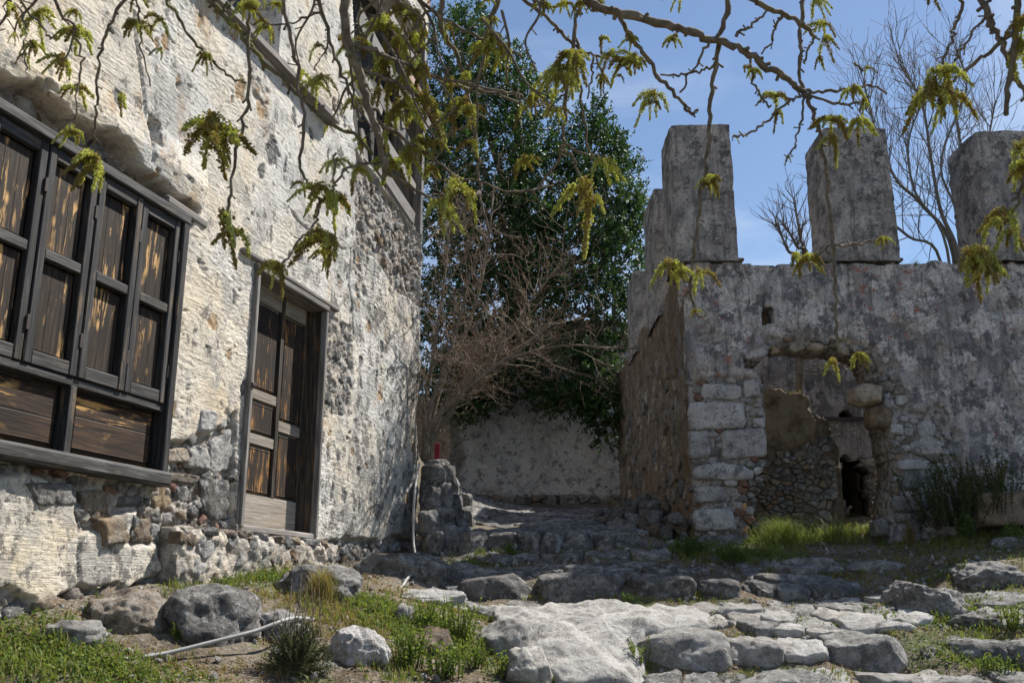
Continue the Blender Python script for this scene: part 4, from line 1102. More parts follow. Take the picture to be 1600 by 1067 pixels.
# pieces inside the opening: earth-rendered cross wall, far render, beam, dark doorway
Y2 = 0.95
def IN(px, py, dy):
    P = at(px, py, RY + dy); return P[0], P[2]
us4 = np.arange(IN(1120,700,Y2)[0], IN(1312,700,Y2)[0], 0.025); vs4 = np.arange(0.6, IN(1200,608,Y2)[1], 0.025)
U, V = np.meshgrid(us4, vs4)
d4 = 0.04 * fbm(U * 3, V * 3, 51, 4)
tops = np.array([IN(1190,612,Y2), IN(1262,618,Y2), IN(1268,650,Y2), IN(1290,660,Y2), IN(1302,690,Y2), IN(1303,900,Y2)])
tp = np.interp(us4, [tops[0][0], tops[1][0], tops[1][0] + .01, tops[3][0], tops[4][0]], [tops[0][1], tops[1][1], tops[2][1], tops[3][1], tops[4][1]])
hole = (vs4[:-1, None] > (tp[:-1] + 0.11 * fbm(us4[:-1] * 5, us4[:-1] * 0, 2, 3))[None, :])
IM = Matrix(((1, 0, 0, 0), (0, 0, -1, RY + Y2), (0, 1, 0, 0), (0, 0, 0, 1)))
def INp(pts): return np.array([IN(a, b, Y2) for a, b in pts])
wq = 0.12 * fbm(U * 3.4, V * 3.4, 57, 4, .6)
patchm = blur(inpoly(U + wq, V + wq, INp([(1180,600),(1262,600),(1264,650),(1270,690),(1240,696),(1222,682),(1180,700)])).astype(float), 1)
d4 = d4 * .6 + patchm * (.05 + .03 * fbm(U * 6, V * 6, 59, 4, .65) - .04 * np.clip(fbm(U * 5, V * 5, 60, 3) - .35, 0, 1)) + (1 - patchm) * .03 * fbm(U * 8, V * 8, 58, 4, .6)
cross = slab('cross_wall', us4, vs4, d4, hole, 0.4, MAT['cross'], ruin, IM, {'loss': 1 - patchm})
lay_stones(cross, IM, INp([(1150,735),(1200,705),(1240,712),(1305,715),(1305,870),(1150,870)]), 1, (.03, .06), ['rock_clay', 'rock_clay', 'rock', 'rock_dark'], 52, 0.085, 1.4, surf=lambda a, b: -0.01, keep=0.85)
lay_stones(cross, IM, INp([(1262,660),(1302,680),(1304,716),(1220,712),(1225,690),(1262,694)]), 1, (.015, .03), ['rock_clay', 'rock_dark'], 53, 0.13, 1.2, surf=lambda a, b: 0.0, keep=0.5)
Y3 = 2.6
I3 = Matrix(((1, 0, 0, 0), (0, 0, -1, RY + Y3), (0, 1, 0, 0), (0, 0, 0, 1)))
xa, xb = IN(1150,600,Y3)[0], IN(1460,600,Y3)[0]
za, zb, zc_ = IN(1250,900,Y3)[1], IN(1250,655,Y3)[1], IN(1250,480,Y3)[1]
us5 = np.arange(xa, xb, 0.04); vs5 = np.arange(za, zc_, 0.04)
U, V = np.meshgrid(us5, vs5)
d0, d1 = IN(1306,700,Y3)[0], IN(1350,700,Y3)[0]
wj = (.13 * fbm(U * 3, V * 3, 65, 4, .6))[:-1, :-1]
hole = ((us5[None, :-1] + wj > d0) & (us5[None, :-1] + wj < d1) & (vs5[:-1, None] + wj < IN(1300,712,Y3)[1])) | (np.hypot(us5[None, :-1] - IN(1318,652,Y3)[0], vs5[:-1, None] - IN(1318,652,Y3)[1]) < 0.09)
for nm, a_ in (('dark_box_side', (d0 - .25, d0 - .02, za, zb, -1.9, -.42)), ('dark_box_side', (d1 + .02, d1 + .25, za, zb, -1.9, -.42)), ('dark_box_back', (d0 - .25, d1 + .25, za, zb, -2.2, -1.92)), ('dark_box_top', (d0 - .25, d1 + .25, zb, zb + .2, -2.2, -.42))):  # unseen box added behind the doorway to shut light out of it
    boxuv(nm, ruin, I3, *a_, MAT['rubble'], 0)
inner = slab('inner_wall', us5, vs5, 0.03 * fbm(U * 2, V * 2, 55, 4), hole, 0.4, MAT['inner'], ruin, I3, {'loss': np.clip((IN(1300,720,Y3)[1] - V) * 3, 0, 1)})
boxuv('beam', ruin, I3, d0 - 0.15, xb, IN(1320,655,Y3)[1] - 0.03, IN(1320,655,Y3)[1] + 0.02, 0.03, 0.09, MAT['frame_h'], 0.01)
lay_stones(inner, I3, np.array([IN(1352,720,Y3), IN(1420,715,Y3), IN(1420,870,Y3), IN(1352,870,Y3)]), 1, (.03, .08), ['rock_dark', 'rock_clay', 'rock'], 56, 0.17, 1.3, surf=lambda a, b: 0.02, keep=0.8)

# ================================================================== WALL ACROSS THE LANE
LY = 18.2
lane_wall = empty('lane_wall', (0.8, LY, 2.1), 'pale pitted plaster wall closing off the shaded lane', 'wall')
LM = Matrix(((1, 0, 0, 0), (0, 0, -1, LY), (0, 1, 0, 0), (0, 0, 0, 1)))
def LP(px, py): P = at(px, py, LY); return np.array([P[0], P[2]])
us6 = np.arange(LP(703,700)[0], 5.5, 0.03); vs6 = np.arange(1.6, LP(900,500)[1], 0.03)
U, V = np.meshgrid(us6, vs6)
w1 = 0.1 * fbm(U * 2, V * 2, 63, 4, 0.6)
lz = ((U + w1 < LP(722,700)[0]) | (V + w1 < LP(800,780)[1]) | (fbm(U * 1.4, V * 1.4, 69, 5, 0.6) > 0.75)).astype(float)
lzb = blur(lz, 2)
pk = -0.03 * np.clip(fbm(U * 5, V * 5, 66, 3) - 0.4, 0, 0.3) / 0.3
lfront = slab('plaster_face', us6, vs6, 0.04 * fbm(U, V, 61, 4) + pk + 0.01 * fbm(U * 12, V * 12, 62, 3) - 0.04 * lzb, None, 0.5, MAT['backwall'], lane_wall, LM, {'loss': lzb})
lay_stones(lfront, LM, np.array([LP(703,775), LP(975,772), LP(975,795), LP(703,797)]), 1, (.05, .12), ['rock_dark', 'rock', 'rock_clay'], 64, 0.2, 1.4, surf=lambda a, b: -0.02, keep=0.85)

# ================================================================== STONE STEPS AND PAVING
def spx(px0, px1, pt, pb, Y, depth, name, mat, parent=None, seed=1, box=0.6, res=4, rough=0.12, freq=1.5, ridged=0.0, rz=0.0, sink=0.0, tilt=(0, 0)):
    """a stone whose picture runs from px0 to px1 and pt to pb, with its face at distance Y"""
    a, b = at(px0, pb, Y), at(px1, pb, Y)
    m = mpp((a + b) / 2)
    w = (px1 - px0) * m; t = at((px0 + px1) / 2, pt, Y)[2]; z = a[2] - sink
    h = (t - z)
    me = rock_mesh(name, (w * 1.04, depth, h * 1.05), box, seed, res, rough, freq, ridged)
    M = Matrix.Translation(((a[0] + b[0]) / 2, Y + depth / 2, z + h / 2)) @ Euler((tilt[0], tilt[1], rz)).to_matrix().to_4x4()
    return obj(name, me, MAT[mat], parent, M)

steps = empty('stone_steps', at(900, 940, 8.7), kind='structure')
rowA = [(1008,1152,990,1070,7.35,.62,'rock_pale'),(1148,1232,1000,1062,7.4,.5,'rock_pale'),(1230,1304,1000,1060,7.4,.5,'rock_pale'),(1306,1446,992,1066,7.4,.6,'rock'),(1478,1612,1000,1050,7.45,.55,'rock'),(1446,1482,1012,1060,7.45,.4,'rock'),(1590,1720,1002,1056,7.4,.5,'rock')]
rowB = [(712,836,900,952,8.62,.55,'rock_dark'),(834,986,896,956,8.65,.6,'rock_dark'),(984,1092,898,948,8.72,.55,'rock_dark'),(1090,1162,905,945,8.75,.5,'rock_dark'),(1178,1236,908,942,8.85,.45,'rock_dark'),(1158,1184,914,938,8.9,.35,'rock_dark'),(690,720,915,950,8.6,.4,'rock_dark'),(1236,1300,912,938,9.0,.4,'rock_dark')]  # dark stone picked here to deepen the shade on this row
rowC = [(712,764,830,876,10.4,.5,'rock_dark'),(762,810,832,874,10.4,.5,'rock_dark'),(808,846,829,872,10.42,.5,'rock_dark'),(844,882,830,872,10.42,.5,'rock_dark'),(880,934,831,872,10.42,.5,'rock_dark'),(932,962,832,870,10.42,.5,'rock_dark'),(958,1016,833,872,10.45,.5,'rock_dark'),(1012,1050,846,872,10.4,.4,'rock_dark')]  # same darker stone, putting extra shade into the row's colour
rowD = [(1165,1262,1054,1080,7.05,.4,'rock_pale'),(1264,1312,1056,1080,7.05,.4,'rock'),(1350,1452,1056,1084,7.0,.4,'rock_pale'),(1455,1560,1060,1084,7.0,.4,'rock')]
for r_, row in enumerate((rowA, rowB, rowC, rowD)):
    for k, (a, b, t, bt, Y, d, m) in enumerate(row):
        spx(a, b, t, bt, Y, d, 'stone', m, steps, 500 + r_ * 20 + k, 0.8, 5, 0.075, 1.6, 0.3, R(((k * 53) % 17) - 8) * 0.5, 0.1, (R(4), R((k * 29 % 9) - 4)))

# bedrock slab, worn smooth, in front of the steps
def ground_stone(parent, poly, h, mat, seed, nseg=16, nring=5, rough=0.1, flat=0.35, depth=0.08, gap=0.0, name='stone', follow=True, zexp=0.8):
    c, V, Q, T = stone_geo(poly, h, depth, seed, nseg, nring, rough, gap, flat=flat, zexp=zexp)
    z0 = float(Hs(c[0], c[1]))
    if follow: V[:, 2] += Hs(V[:, 0] + c[0], V[:, 1] + c[1]) - z0
    return obj(name, new_mesh(name, V, [Q, T]), MAT[mat], parent, Matrix.Translation((c[0], c[1], z0)))
def GP(pts): return np.array([hit(a, b)[:2] for a, b in pts])
path = ground_stone(None, GP([(768,970),(900,962),(990,955),(1112,958),(1108,986),(1008,1002),(1003,1076),(880,1078),(835,1035),(785,998)] ), 0.10, 'rock_pale', 77, 160, 34, 0.10, 0.42, 0.25, name='stone_path')
tag(path, kind='structure')
# cobbles
def cobble_zone(poly, size, seed, mats, hr, keep, aspect=1.25, avoid=()):
    rg = np.random.default_rng(seed)
    Z = np.asarray(poly); x0, y0 = Z.min(0); x1, y1 = Z.max(0)
    S = []
    for _ in range(int((x1 - x0) * (y1 - y0) / size ** 2 * 16) + 50):
        p = (rg.uniform(x0, x1), rg.uniform(y0, y1)); r = size * rg.choice([0.45, 0.7, 1.0, 1.5])
        if all(((p[0] - q[0]) / aspect) ** 2 + (p[1] - q[1]) ** 2 > ((r + q[2]) / 2) ** 2 for q in S): S.append((*p, r))
    A = np.array([(q[0] / aspect, q[1]) for q in S])
    for k, c in enumerate(cells(A, (x0 / aspect, y0, x1 / aspect, y1))):
        if c is None or rg.random() > keep: continue
        c = c * np.array([aspect, 1]); m = c.mean(0)
        if not inpoly(m[0], m[1], Z) or any(inpoly(m[0], m[1], a) for a in avoid): continue
        ground_stone(path, c, rg.uniform(*hr), mats[rg.integers(len(mats))], seed * 100 + k, 28, 8, 0.17, 0.16, 0.12, 0.006, zexp=0.45)
slabp = GP([(768,970),(900,962),(990,955),(1112,958),(1108,986),(1008,1002),(1003,1076),(880,1078),(835,1035),(785,998)] )
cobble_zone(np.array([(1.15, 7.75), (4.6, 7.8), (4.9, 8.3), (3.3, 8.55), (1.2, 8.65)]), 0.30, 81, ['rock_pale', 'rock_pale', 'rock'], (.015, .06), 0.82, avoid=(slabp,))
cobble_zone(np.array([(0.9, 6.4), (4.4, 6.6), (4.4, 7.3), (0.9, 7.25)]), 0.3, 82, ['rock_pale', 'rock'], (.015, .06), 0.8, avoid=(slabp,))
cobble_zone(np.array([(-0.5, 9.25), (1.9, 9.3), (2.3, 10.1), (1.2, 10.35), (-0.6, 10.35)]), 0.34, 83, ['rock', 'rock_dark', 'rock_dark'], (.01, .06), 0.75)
cobble_zone(np.array([(-0.75, 10.95), (1.5, 10.95), (1.55, 14), (1.5, 16), (-0.9, 16), (-0.95, 12)]), 0.36, 84, ['rock_dark', 'rock', 'rock_dark'], (.02, .06), 0.9, 1.7)  # lane cobbles coloured darker to deepen the shade there
cobble_zone(np.array([(2.2, 8.9), (3.2, 8.8), (3.0, 9.6), (2.3, 9.8)]), 0.24, 85, ['rock', 'rock_dark'], (.03, .1), 0.6)
cobble_zone(np.array([(-0.6, 7.9), (0.5, 8.15), (0.3, 8.5), (-0.7, 8.5)]), 0.28, 86, ['rock', 'rock_pale'], (.02, .07), 0.6)

# ================================================================== BOULDERS, one by one
def boulder(label, *a, **k):
    return tag(spx(*a, name='boulder', **k), label, 'boulder', 'loose boulders on the bank')
boulder('large dark grey boulder against the house foot left of the door', 222, 372, 918, 1035, 5.95, .75, mat='rock_dark', seed=601, box=0.1, res=5, rough=0.14, ridged=0.2, sink=0.1)
boulder('tan sharp-edged boulder at the house foot under the window', 112, 232, 922, 992, 5.75, .5, mat='rock_tan', seed=602, box=0.1, res=5, rough=0.13, ridged=0.15, sink=0.1)
boulder('low pale rock in the grass at the lower left', 50, 140, 972, 1012, 5.4, .35, mat='rock', seed=603, box=0.2, res=4, rough=0.2, ridged=0.3, sink=0.05)
boulder('white angular boulder beside the dark little shrub', 510, 592, 988, 1064, 6.2, .34, mat='rock_white', seed=604, box=0.3, res=5, rough=0.16, ridged=0.35, sink=0.02, rz=0.5, tilt=(0.15, 0.3))
boulder('grey boulder behind the dark little shrub at the pipe end', 388, 470, 960, 1034, 6.35, .45, mat='rock', seed=605, box=0.3, res=5, rough=0.17, ridged=0.3, sink=0.05)
boulder('small upright pale stone amid green weeds', 616, 644, 946, 990, 7.2, .16, mat='rock_pale', seed=606, box=0.3, res=4, rough=0.15, sink=0.03)
boulder('rounded boulder with rusty moss left of the worn rock slab', 738, 848, 972, 1040, 7.0, .6, mat='rock_pale', seed=607, box=0.15, res=5, rough=0.11, ridged=0.12, sink=0.1)
boulder('craggy grey boulder at the bottom edge left of the rock slab', 786, 862, 1016, 1085, 6.6, .5, mat='rock_pale', seed=628, box=0.15, res=5, rough=0.12, ridged=0.12, sink=0.1)
boulder('broad craggy outcrop on the right where sunlight meets shade', 1418, 1536, 908, 982, 8.0, .7, mat='rock', seed=609, box=0.1, res=5, rough=0.2, ridged=0.6, sink=0.1)
boulder('flat grey rock at the right edge beside a green sprig', 1520, 1625, 880, 930, 8.6, .6, mat='rock', seed=610, box=0.2, res=5, rough=0.18, ridged=0.5, sink=0.05)
boulder('long grey bedrock hump below the house corner', 545, 706, 858, 925, 8.6, .9, mat='rock_dark', seed=611, box=0.05, res=5, rough=0.14, ridged=0.3, sink=0.15)
boulder('flat rock ledge under the straw-coloured grass clump', 420, 548, 885, 935, 7.3, .5, mat='rock', seed=612, box=0.3, res=5, rough=0.16, ridged=0.3, sink=0.1)
boulder('flat pale ledge stone just below the pipe bend', 600, 720, 922, 952, 7.9, .4, mat='rock_pale', seed=613, box=0.4, res=5, rough=0.13, ridged=0.3, sink=0.08)
boulder('low craggy rock at the end of the sunlit outcrop', 1490, 1592, 958, 985, 7.85, .4, mat='rock', seed=614, box=0.2, res=5, rough=0.2, ridged=0.5, sink=0.08)
boulder('grey stone at the lower left of the white boulder', 470, 520, 1040, 1085, 5.95, .4, mat='rock_dark', seed=615, box=0.3, res=4, rough=0.18, ridged=0.3, sink=0.05)
boulder('pale boulder almost hidden in weeds below the upright stone', 640, 705, 985, 1050, 6.75, .4, mat='rock_clay', seed=616, box=0.2, res=4, rough=0.18, ridged=0.3, sink=0.05)
boulder('squared block lying in shade near the right edge by the ruin', 1535, 1640, 768, 800, 10.3, .35, mat='rock_clay', seed=617, box=0.8, res=4, rough=0.08, sink=0.16)
# low kerb of the shaded terrace
for k, (a, b, t, bt, Y) in enumerate([(1225,1330,872,895,9.6),(1330,1420,876,892,9.6),(1560,1640,838,856,9.9)]):
    spx(a, b, t, bt, Y, .3, 'stone', 'rock', steps, 640 + k, 0.5, 4, 0.12, 1.5, 0.3, 0, 0.08)

# dry-stone retaining wall behind the house corner
ret = empty('retaining_wall', at(680, 860, 10.75), 'short dry stone retaining wall of dark boulders beside the lane entrance', 'wall')
k = 0
for (a, b, t, bt, Y) in [(656,694,828,872,10.3),(680,716,812,866,10.45),(650,684,796,834,10.4),(672,706,786,822,10.6),(654,688,760,802,10.6),(680,704,752,796,10.75),(655,692,724,768,10.75),(684,708,726,760,11.2),(690,714,740,790,11.8),(698,716,770,830,11.4),(640,662,840,872,10.35),(662,700,715,735,11.2)]:
    spx(a, b, t, bt, Y, .4, 'stone', ['rock_dark', 'rock_dark', 'rock'][k % 3], ret, 700 + k, 0.4, 4, 0.13, 1.5, 0.25, 0.2, 0.03); k += 1
for (a, b, t, bt, Y) in [(700,724,790,838,11.2),(706,730,812,850,10.9),(712,734,770,806,12.4),(696,720,752,792,12.0),(716,738,788,822,12.0)]:
    spx(a, b, t, bt, Y, .5, 'stone', ['rock_dark', 'rock'][k % 2], ret, 760 + k, 0.4, 4, 0.13, 1.5, 0.25, 0.2, 0.05); k += 1
for j in range(6):      # its low run up the lane
    spx(700 + j * 3, 726 + j * 2, 800 - j * 5, 826 - j * 5, 11.9 + j * 0.8, .6, 'stone', ['rock_dark', 'rock'][j % 2], ret, 730 + j, 0.4, 3, 0.13, sink=0.05)

# rubble heap at the foot of the ruin's side wall
pile = empty('rubble_pile', at(985, 830, 12), 'heap of fallen rubble against the ruin side wall', 'rubble')
rg = np.random.default_rng(91)
lib = [rock_mesh('stone', (1, 0.85, 0.75), 0.3, 750 + k, 3, 0.17, 1.5, 0.2) for k in range(7)]
for me in lib: me.materials.append(MAT['rock'])
for k in range(95):
    t = rg.random(); yy = 11.0 + rg.random() * 3.2; xx = SX - 0.1 - abs(rg.normal(0, 0.30)) * 1.1
    top = max(0.03, 0.42 - (SX - xx) * 0.55)
    s = rg.uniform(0.07, 0.24)
    o = obj('stone', lib[k % 7], None, pile, Matrix.Translation((xx, yy, float(H(xx, yy)) + rg.uniform(0, top) + s * 0.1)) @ Euler(tuple(rg.uniform(0, 6, 3))).to_matrix().to_4x4() @ Matrix.Diagonal((s, s, s, 1)))
    o.material_slots[0].link = 'OBJECT'; o.material_slots[0].material = MAT[['rock_dark', 'rock', 'rock_clay', 'rock_dark'][k % 4]]

# loose chips over the ground
g = Geo()
iv, if_ = None, None
bm = bmesh.new(); bmesh.ops.create_icosphere(bm, subdivisions=1, radius=1)
iv = np.array([v.co for v in bm.verts]); if_ = np.array([[v.index for v in f.verts] for f in bm.faces]); bm.free()
rg = np.random.default_rng(92)
cx_, cy_ = rg.uniform(-4.4, 5.5, 5200), rg.uniform(4.4, 11.0, 5200)
cz_ = H(cx_, cy_)
for x, y, z in zip(cx_, cy_, cz_):
    if np.dot(np.array([x, y, 0]) - H0, HN) < 0.03: continue
    s = 0.006 + 0.03 * rg.random() ** 3
    V = iv * s * rg.uniform(0.6, 1.2, 3) + rg.normal(0, s * 0.12, iv.shape)
    g.add(V + np.array([x, y, z + s * 0.25]), None, if_)
tag(obj('gravel', g.mesh('gravel', False), MAT['rock_pale']), 'small pale stone chips strewn over the soil', 'gravel', kind='stuff')

# ================================================================== GRASS AND WEEDS
def blades(g, x, y, n, hgt, spread, rg, lean=0.5, width=0.005, var=(0.3, 1.0), z=None, soft=0):
    a = rg.uniform(0, 2 * math.pi, n); r = spread * (np.sqrt(rg.random(n)) if soft == 0 else np.abs(rg.normal(0, .55, n)))
    bx_, by_ = x + r * np.cos(a), y + r * np.sin(a)
    bz = H(bx_, by_) - 0.005 if z is None else np.full(n, z)
    h = hgt * rg.uniform(0.3, 1.15, n) * (1 if soft == 0 else np.exp(-(r / spread) ** 2)); d = rg.uniform(0, 2 * math.pi, n); l = lean * h * rg.uniform(0.1, 1.0, n)
    dx, dy = np.cos(d), np.sin(d)
    w = width * rg.uniform(0.6, 1.3, n)
    px_, py_ = -dy * w, dx * w
    P0 = np.stack([bx_ - px_, by_ - py_, bz], -1); P1 = np.stack([bx_ + px_, by_ + py_, bz], -1)
    mx, my, mz = bx_ + dx * l * 0.35, by_ + dy * l * 0.35, bz + h * 0.6
    P2 = np.stack([mx + px_ * .8, my + py_ * .8, mz], -1); P3 = np.stack([mx - px_ * .8, my - py_ * .8, mz], -1)
    P4 = np.stack([bx_ + dx * l, by_ + dy * l, bz + h * rg.uniform(0.8, 1.0, n)], -1)
    V = np.stack([P0, P1, P2, P3, P4], 1).reshape(-1, 3)
    i = np.arange(n)[:, None] * 5
    v = rg.uniform(var[0], var[1], n)
    g.add(V, i + np.array([[0, 1, 2, 3]]), i + np.array([[3, 2, 4]]), np.repeat(v, 5))
def leaves(g, C, D, L, Wd, rg, var, fold=0.25):
    """flat oval leaves at points C pointing along D"""
    n = len(C); D = D / (np.linalg.norm(D, axis=1)[:, None] + 1e-9)
    up = rg.normal(0, 0.6, (n, 3)) + np.array([0, 0, 1.0])
    S = np.cross(D, up); S /= np.linalg.norm(S, axis=1)[:, None] + 1e-9
    N = np.cross(S, D)
    L = np.broadcast_to(L, (n,))[:, None]; Wd = np.broadcast_to(Wd, (n,))[:, None]
    b = C; t = C + D * L
    l1 = C + D * L * .28 + S * Wd * .5 + N * Wd * fold; l2 = C + D * L * .72 + S * Wd * .46 + N * Wd * fold
    r1 = C + D * L * .28 - S * Wd * .5 + N * Wd * fold; r2 = C + D * L * .72 - S * Wd * .46 + N * Wd * fold
    V = np.stack([b, l1, l2, t, r2, r1], 1).reshape(-1, 3)
    i = np.arange(n)[:, None] * 6
    Q = np.concatenate([i + np.array([[0, 1, 2, 3]]), i + np.array([[0, 3, 4, 5]])])
    g.add(V, Q, None, np.repeat(np.broadcast_to(var, (n,)), 6))

rg = np.random.default_rng(101)
gg = Geo()
def patch(px, py, rx, ry, n, h, var=(0.12, 1.0), w=0.0035):
    """n tufts round the ground point seen at (px, py), spread over rx by ry metres"""
    c = hit(px, py)
    for _ in range(int(n * .7)):
        x, y = c[0] + rg.normal(0, rx), c[1] + rg.normal(0, ry)
        if np.dot(np.array([x, y, 0]) - H0, HN) < 0.02: continue
        k = int(rg.integers(5, 12))
        blades(gg, x, y, k, h * rg.uniform(0.5, 1.2), 0.03, rg, 0.7, w, var)
for a in [(60,1030,.35,.22,260,.09),(170,1040,.28,.15,150,.07),(20,1060,.3,.2,170,.11),(330,905,.16,.12,160,.10),(400,900,.2,.12,200,.09),(300,925,.12,.1,90,.08),(470,900,.16,.12,110,.12),
          (590,945,.24,.12,220,.07),(540,960,.22,.12,180,.07),(690,945,.2,.12,120,.06),(640,985,.2,.14,200,.09),(700,1010,.16,.16,170,.10),(760,965,.2,.1,100,.06),(600,1050,.14,.1,90,.09),
          (200,960,.16,.08,60,.07),(850,1055,.14,.1,60,.07),(1240,840,.42,.22,480,.16),(1330,835,.3,.2,220,.15),(1120,870,.25,.15,200,.10),(1180,868,.25,.15,190,.12),(1060,862,.2,.12,110,.08),
          (1440,905,.5,.2,160,.06),(1300,895,.5,.15,160,.07),(1550,900,.5,.25,170,.07),(1560,950,.35,.2,190,.07),(1580,980,.25,.15,130,.08),(1400,960,.4,.15,90,.045),(1200,960,.5,.1,70,.04),
          (1560,1040,.3,.12,120,.09),(1100,935,.3,.06,60,.06),(900,940,.35,.05,60,.06),(740,880,.2,.15,60,.06),(1480,850,.5,.3,220,.10),(1570,830,.4,.3,200,.12),(790,865,.2,.05,40,.08),(880,868,.4,.04,50,.06)]:
    patch(*a)
for a in [(700,955,.3,.1,120,.05),(780,960,.25,.08,80,.04),(560,975,.25,.12,110,.06),(1350,975,.6,.15,170,.035),(1500,975,.4,.15,110,.04),(1250,900,.5,.2,120,.06),(1400,880,.6,.3,160,.06),(860,970,.2,.06,60,.04),(1100,985,.3,.08,50,.04),(480,940,.25,.1,90,.08)]:
    patch(*a, var=(0.0, 0.3))
for a in [(330,1040,.4,.2,120,.07),(480,985,.4,.15,130,.08),(600,1000,.4,.2,150,.07),(820,1020,.3,.15,60,.05),(150,1000,.5,.15,100,.06),(650,930,.3,.1,90,.06)]:
    patch(*a, var=(0.0, 0.25), w=.0025)
for a in [(1150,1058,.05,.04,16,.05),(1232,1058,.05,.04,14,.05),(1306,1060,.05,.04,18,.07),(1452,1056,.08,.05,26,.07),(1010,1050,.05,.05,24,.09),(1100,1064,.2,.03,30,.05),(1370,1064,.2,.03,34,.05),(1180,995,.3,.04,40,.035),(1380,990,.35,.05,50,.04),(1100,948,.25,.03,40,.05),(950,952,.3,.03,50,.05),(780,950,.2,.03,40,.05),(850,872,.3,.03,30,.06),(1280,975,.4,.12,70,.03)]:
    patch(*a, var=(0.0, .8), w=.003)
patch(690, 720, .25, .6, 160, .16, (0.5, 1.0), 0.006)
grass = obj('grass', gg.mesh('grass', False, 'var'), MAT['grass'])
tag(grass, 'short spring grass and dry stalks growing over the bank and terrace', 'grass', kind='stuff')
# low clover-like ground cover
gc = Geo()
for (px, py, rx, ry, n, hh) in [(60,1035,.4,.2,2600,.05),(170,1045,.3,.14,1500,.04),(400,905,.28,.12,1500,.05),(330,908,.15,.1,700,.05),(600,950,.3,.12,1900,.04),(650,990,.22,.15,1700,.06),(700,1015,.18,.15,1300,.07),(1230,845,.5,.2,1800,.07),(1150,872,.3,.12,900,.06),(1560,950,.4,.2,1500,.05),(1480,970,.3,.1,500,.03),(1560,860,.6,.3,1000,.06),(1100,860,.2,.12,500,.07),(760,965,.3,.08,700,.025),(1300,970,.6,.15,900,.02),(1540,1040,.3,.1,700,.05),(730,882,.25,.1,400,.03)]:
    c = hit(px, py)
    x = c[0] + rg.normal(0, rx, n); y = c[1] + rg.normal(0, ry, n)
    ok = ((x - H0[0]) * HN[0] + (y - H0[1]) * HN[1]) > 0.02
    x, y = x[ok], y[ok]; n = len(x)
    C = np.stack([x, y, H(x, y) + hh * rg.random(n) ** 1.3], -1)
    D = rg.normal(0, 1, (n, 3)); D[:, 2] = np.abs(D[:, 2]) * 0.5
    leaves(gc, C, D, rg.uniform(.012, .032, n), rg.uniform(.008, .018, n), rg, rg.uniform(0.0, 1.0, n))
tag(obj('ground_cover', gc.mesh('ground_cover', False, 'var'), MAT['weed']), 'low green leafy ground cover on the bank', 'ground cover', kind='stuff')
# dry litter: dead leaves and moss scraps over the terrace and bank
gq = Geo()
n = 32000
x = rg.uniform(-3.9, 5.6, n); y = rg.uniform(4.6, 10.9, n)
ok = (((x - H0[0]) * HN[0] + (y - H0[1]) * HN[1]) > 0.02) & (fbm(x * 1.5, y * 1.5, 4.4, 3) > -.12)
x, y = x[ok], y[ok]; n = len(x)
D = rg.normal(0, 1, (n, 3)); D[:, 2] = np.abs(D[:, 2]) * .35
leaves(gq, np.stack([x, y, H(x, y) + .006 + .012 * rg.random(n)], -1), D, rg.uniform(.010, .034, n), rg.uniform(.005, .016, n), rg, rg.uniform(0, .8, n))
tag(obj('leaf_litter', gq.mesh('leaf_litter', False, 'var'), MAT['litter']), 'dry brown leaf litter and dead moss over the soil', 'leaf litter', kind='stuff')
# white daisies by the step
gd = Geo()
c0 = hit(450, 905)
for k in range(46):
    if k < 34: x, y = c0[0] + rg.normal(-.06, .2), c0[1] + rg.normal(0, .1)
    else: x, y = c0[0] - 1.0 + rg.normal(0, .35), c0[1] - 1.7 + rg.normal(0, .12)
    z = float(H(x, y)) + rg.uniform(.06, .12)
    a = np.arange(7) * 2 * math.pi / 7
    D = np.stack([np.cos(a), np.sin(a), np.full(7, 0.15)], -1)
    leaves(gd, np.tile([[x, y, z]], (7, 1)), D, .011, .006, rg, 0.5, 0.0)
tag(obj('daisies', gd.mesh('daisies', False, 'var'), MAT['petal']), 'tiny white daisies dotted along the grass below the door', 'flowers', kind='stuff')

def weed(px, py, label, n=14, hgt=0.2, spread=0.08, lf=0.03, mat='weed', var=(0.2, 1.0), name='weed_plant', dens=1.0, cat='weed', group='weeds on the bank', Y=None, lean=0.35):
    """stems from one root with leaves all the way up"""
    P = hit(px, py) if Y is None else at(px, py, Y)
    base = np.array([P[0], P[1], float(H(P[0], P[1])) if Y is None else P[2]])
    root = empty(name, base, label, cat, group)
    gs, gl = Geo(), Geo()
    for k in range(n):
        a = rg.uniform(0, 2 * math.pi); h = hgt * rg.uniform(0.55, 1.1)
        b = np.array([math.cos(a), math.sin(a), 0]) * spread * rg.random() * 0.5
        tipv = b + np.array([math.cos(a) * h * lean * rg.random(), math.sin(a) * h * lean * rg.random(), h])
        pts = spline([b, (b + tipv) / 2 + rg.normal(0, h * .05, 3), tipv], 4)
        tube_geo(gs, pts, np.linspace(.004, .0015, len(pts)), 4, 0.3)
        m = max(3, int(h / lf * 2.4 * dens))
        t = rg.uniform(0.1, 1.0, m)
        C = np.stack([np.interp(t, np.linspace(0, 1, len(pts)), pts[:, q]) for q in range(3)], -1)
        D = rg.normal(0, 1, (m, 3)); D[:, 2] = np.abs(D[:, 2]) * .6 + .2
        leaves(gl, C, D, lf * rg.uniform(.6, 1.3, m), lf * .5 * rg.uniform(.6, 1.2, m), rg, rg.uniform(*var, m))
    Mx = Matrix.Translation(Vector(base))
    tag(obj('stems', gs.mesh('stems', True, 'var'), MAT[mat], root, Mx), kind='stuff')
    tag(obj('leaves', gl.mesh('leaves', False, 'var'), MAT[mat], root, Mx), kind='stuff')
    return root
weed(636, 1045, 'leafy bright green weed clump right of the white boulder', 34, .24, .22, .028)
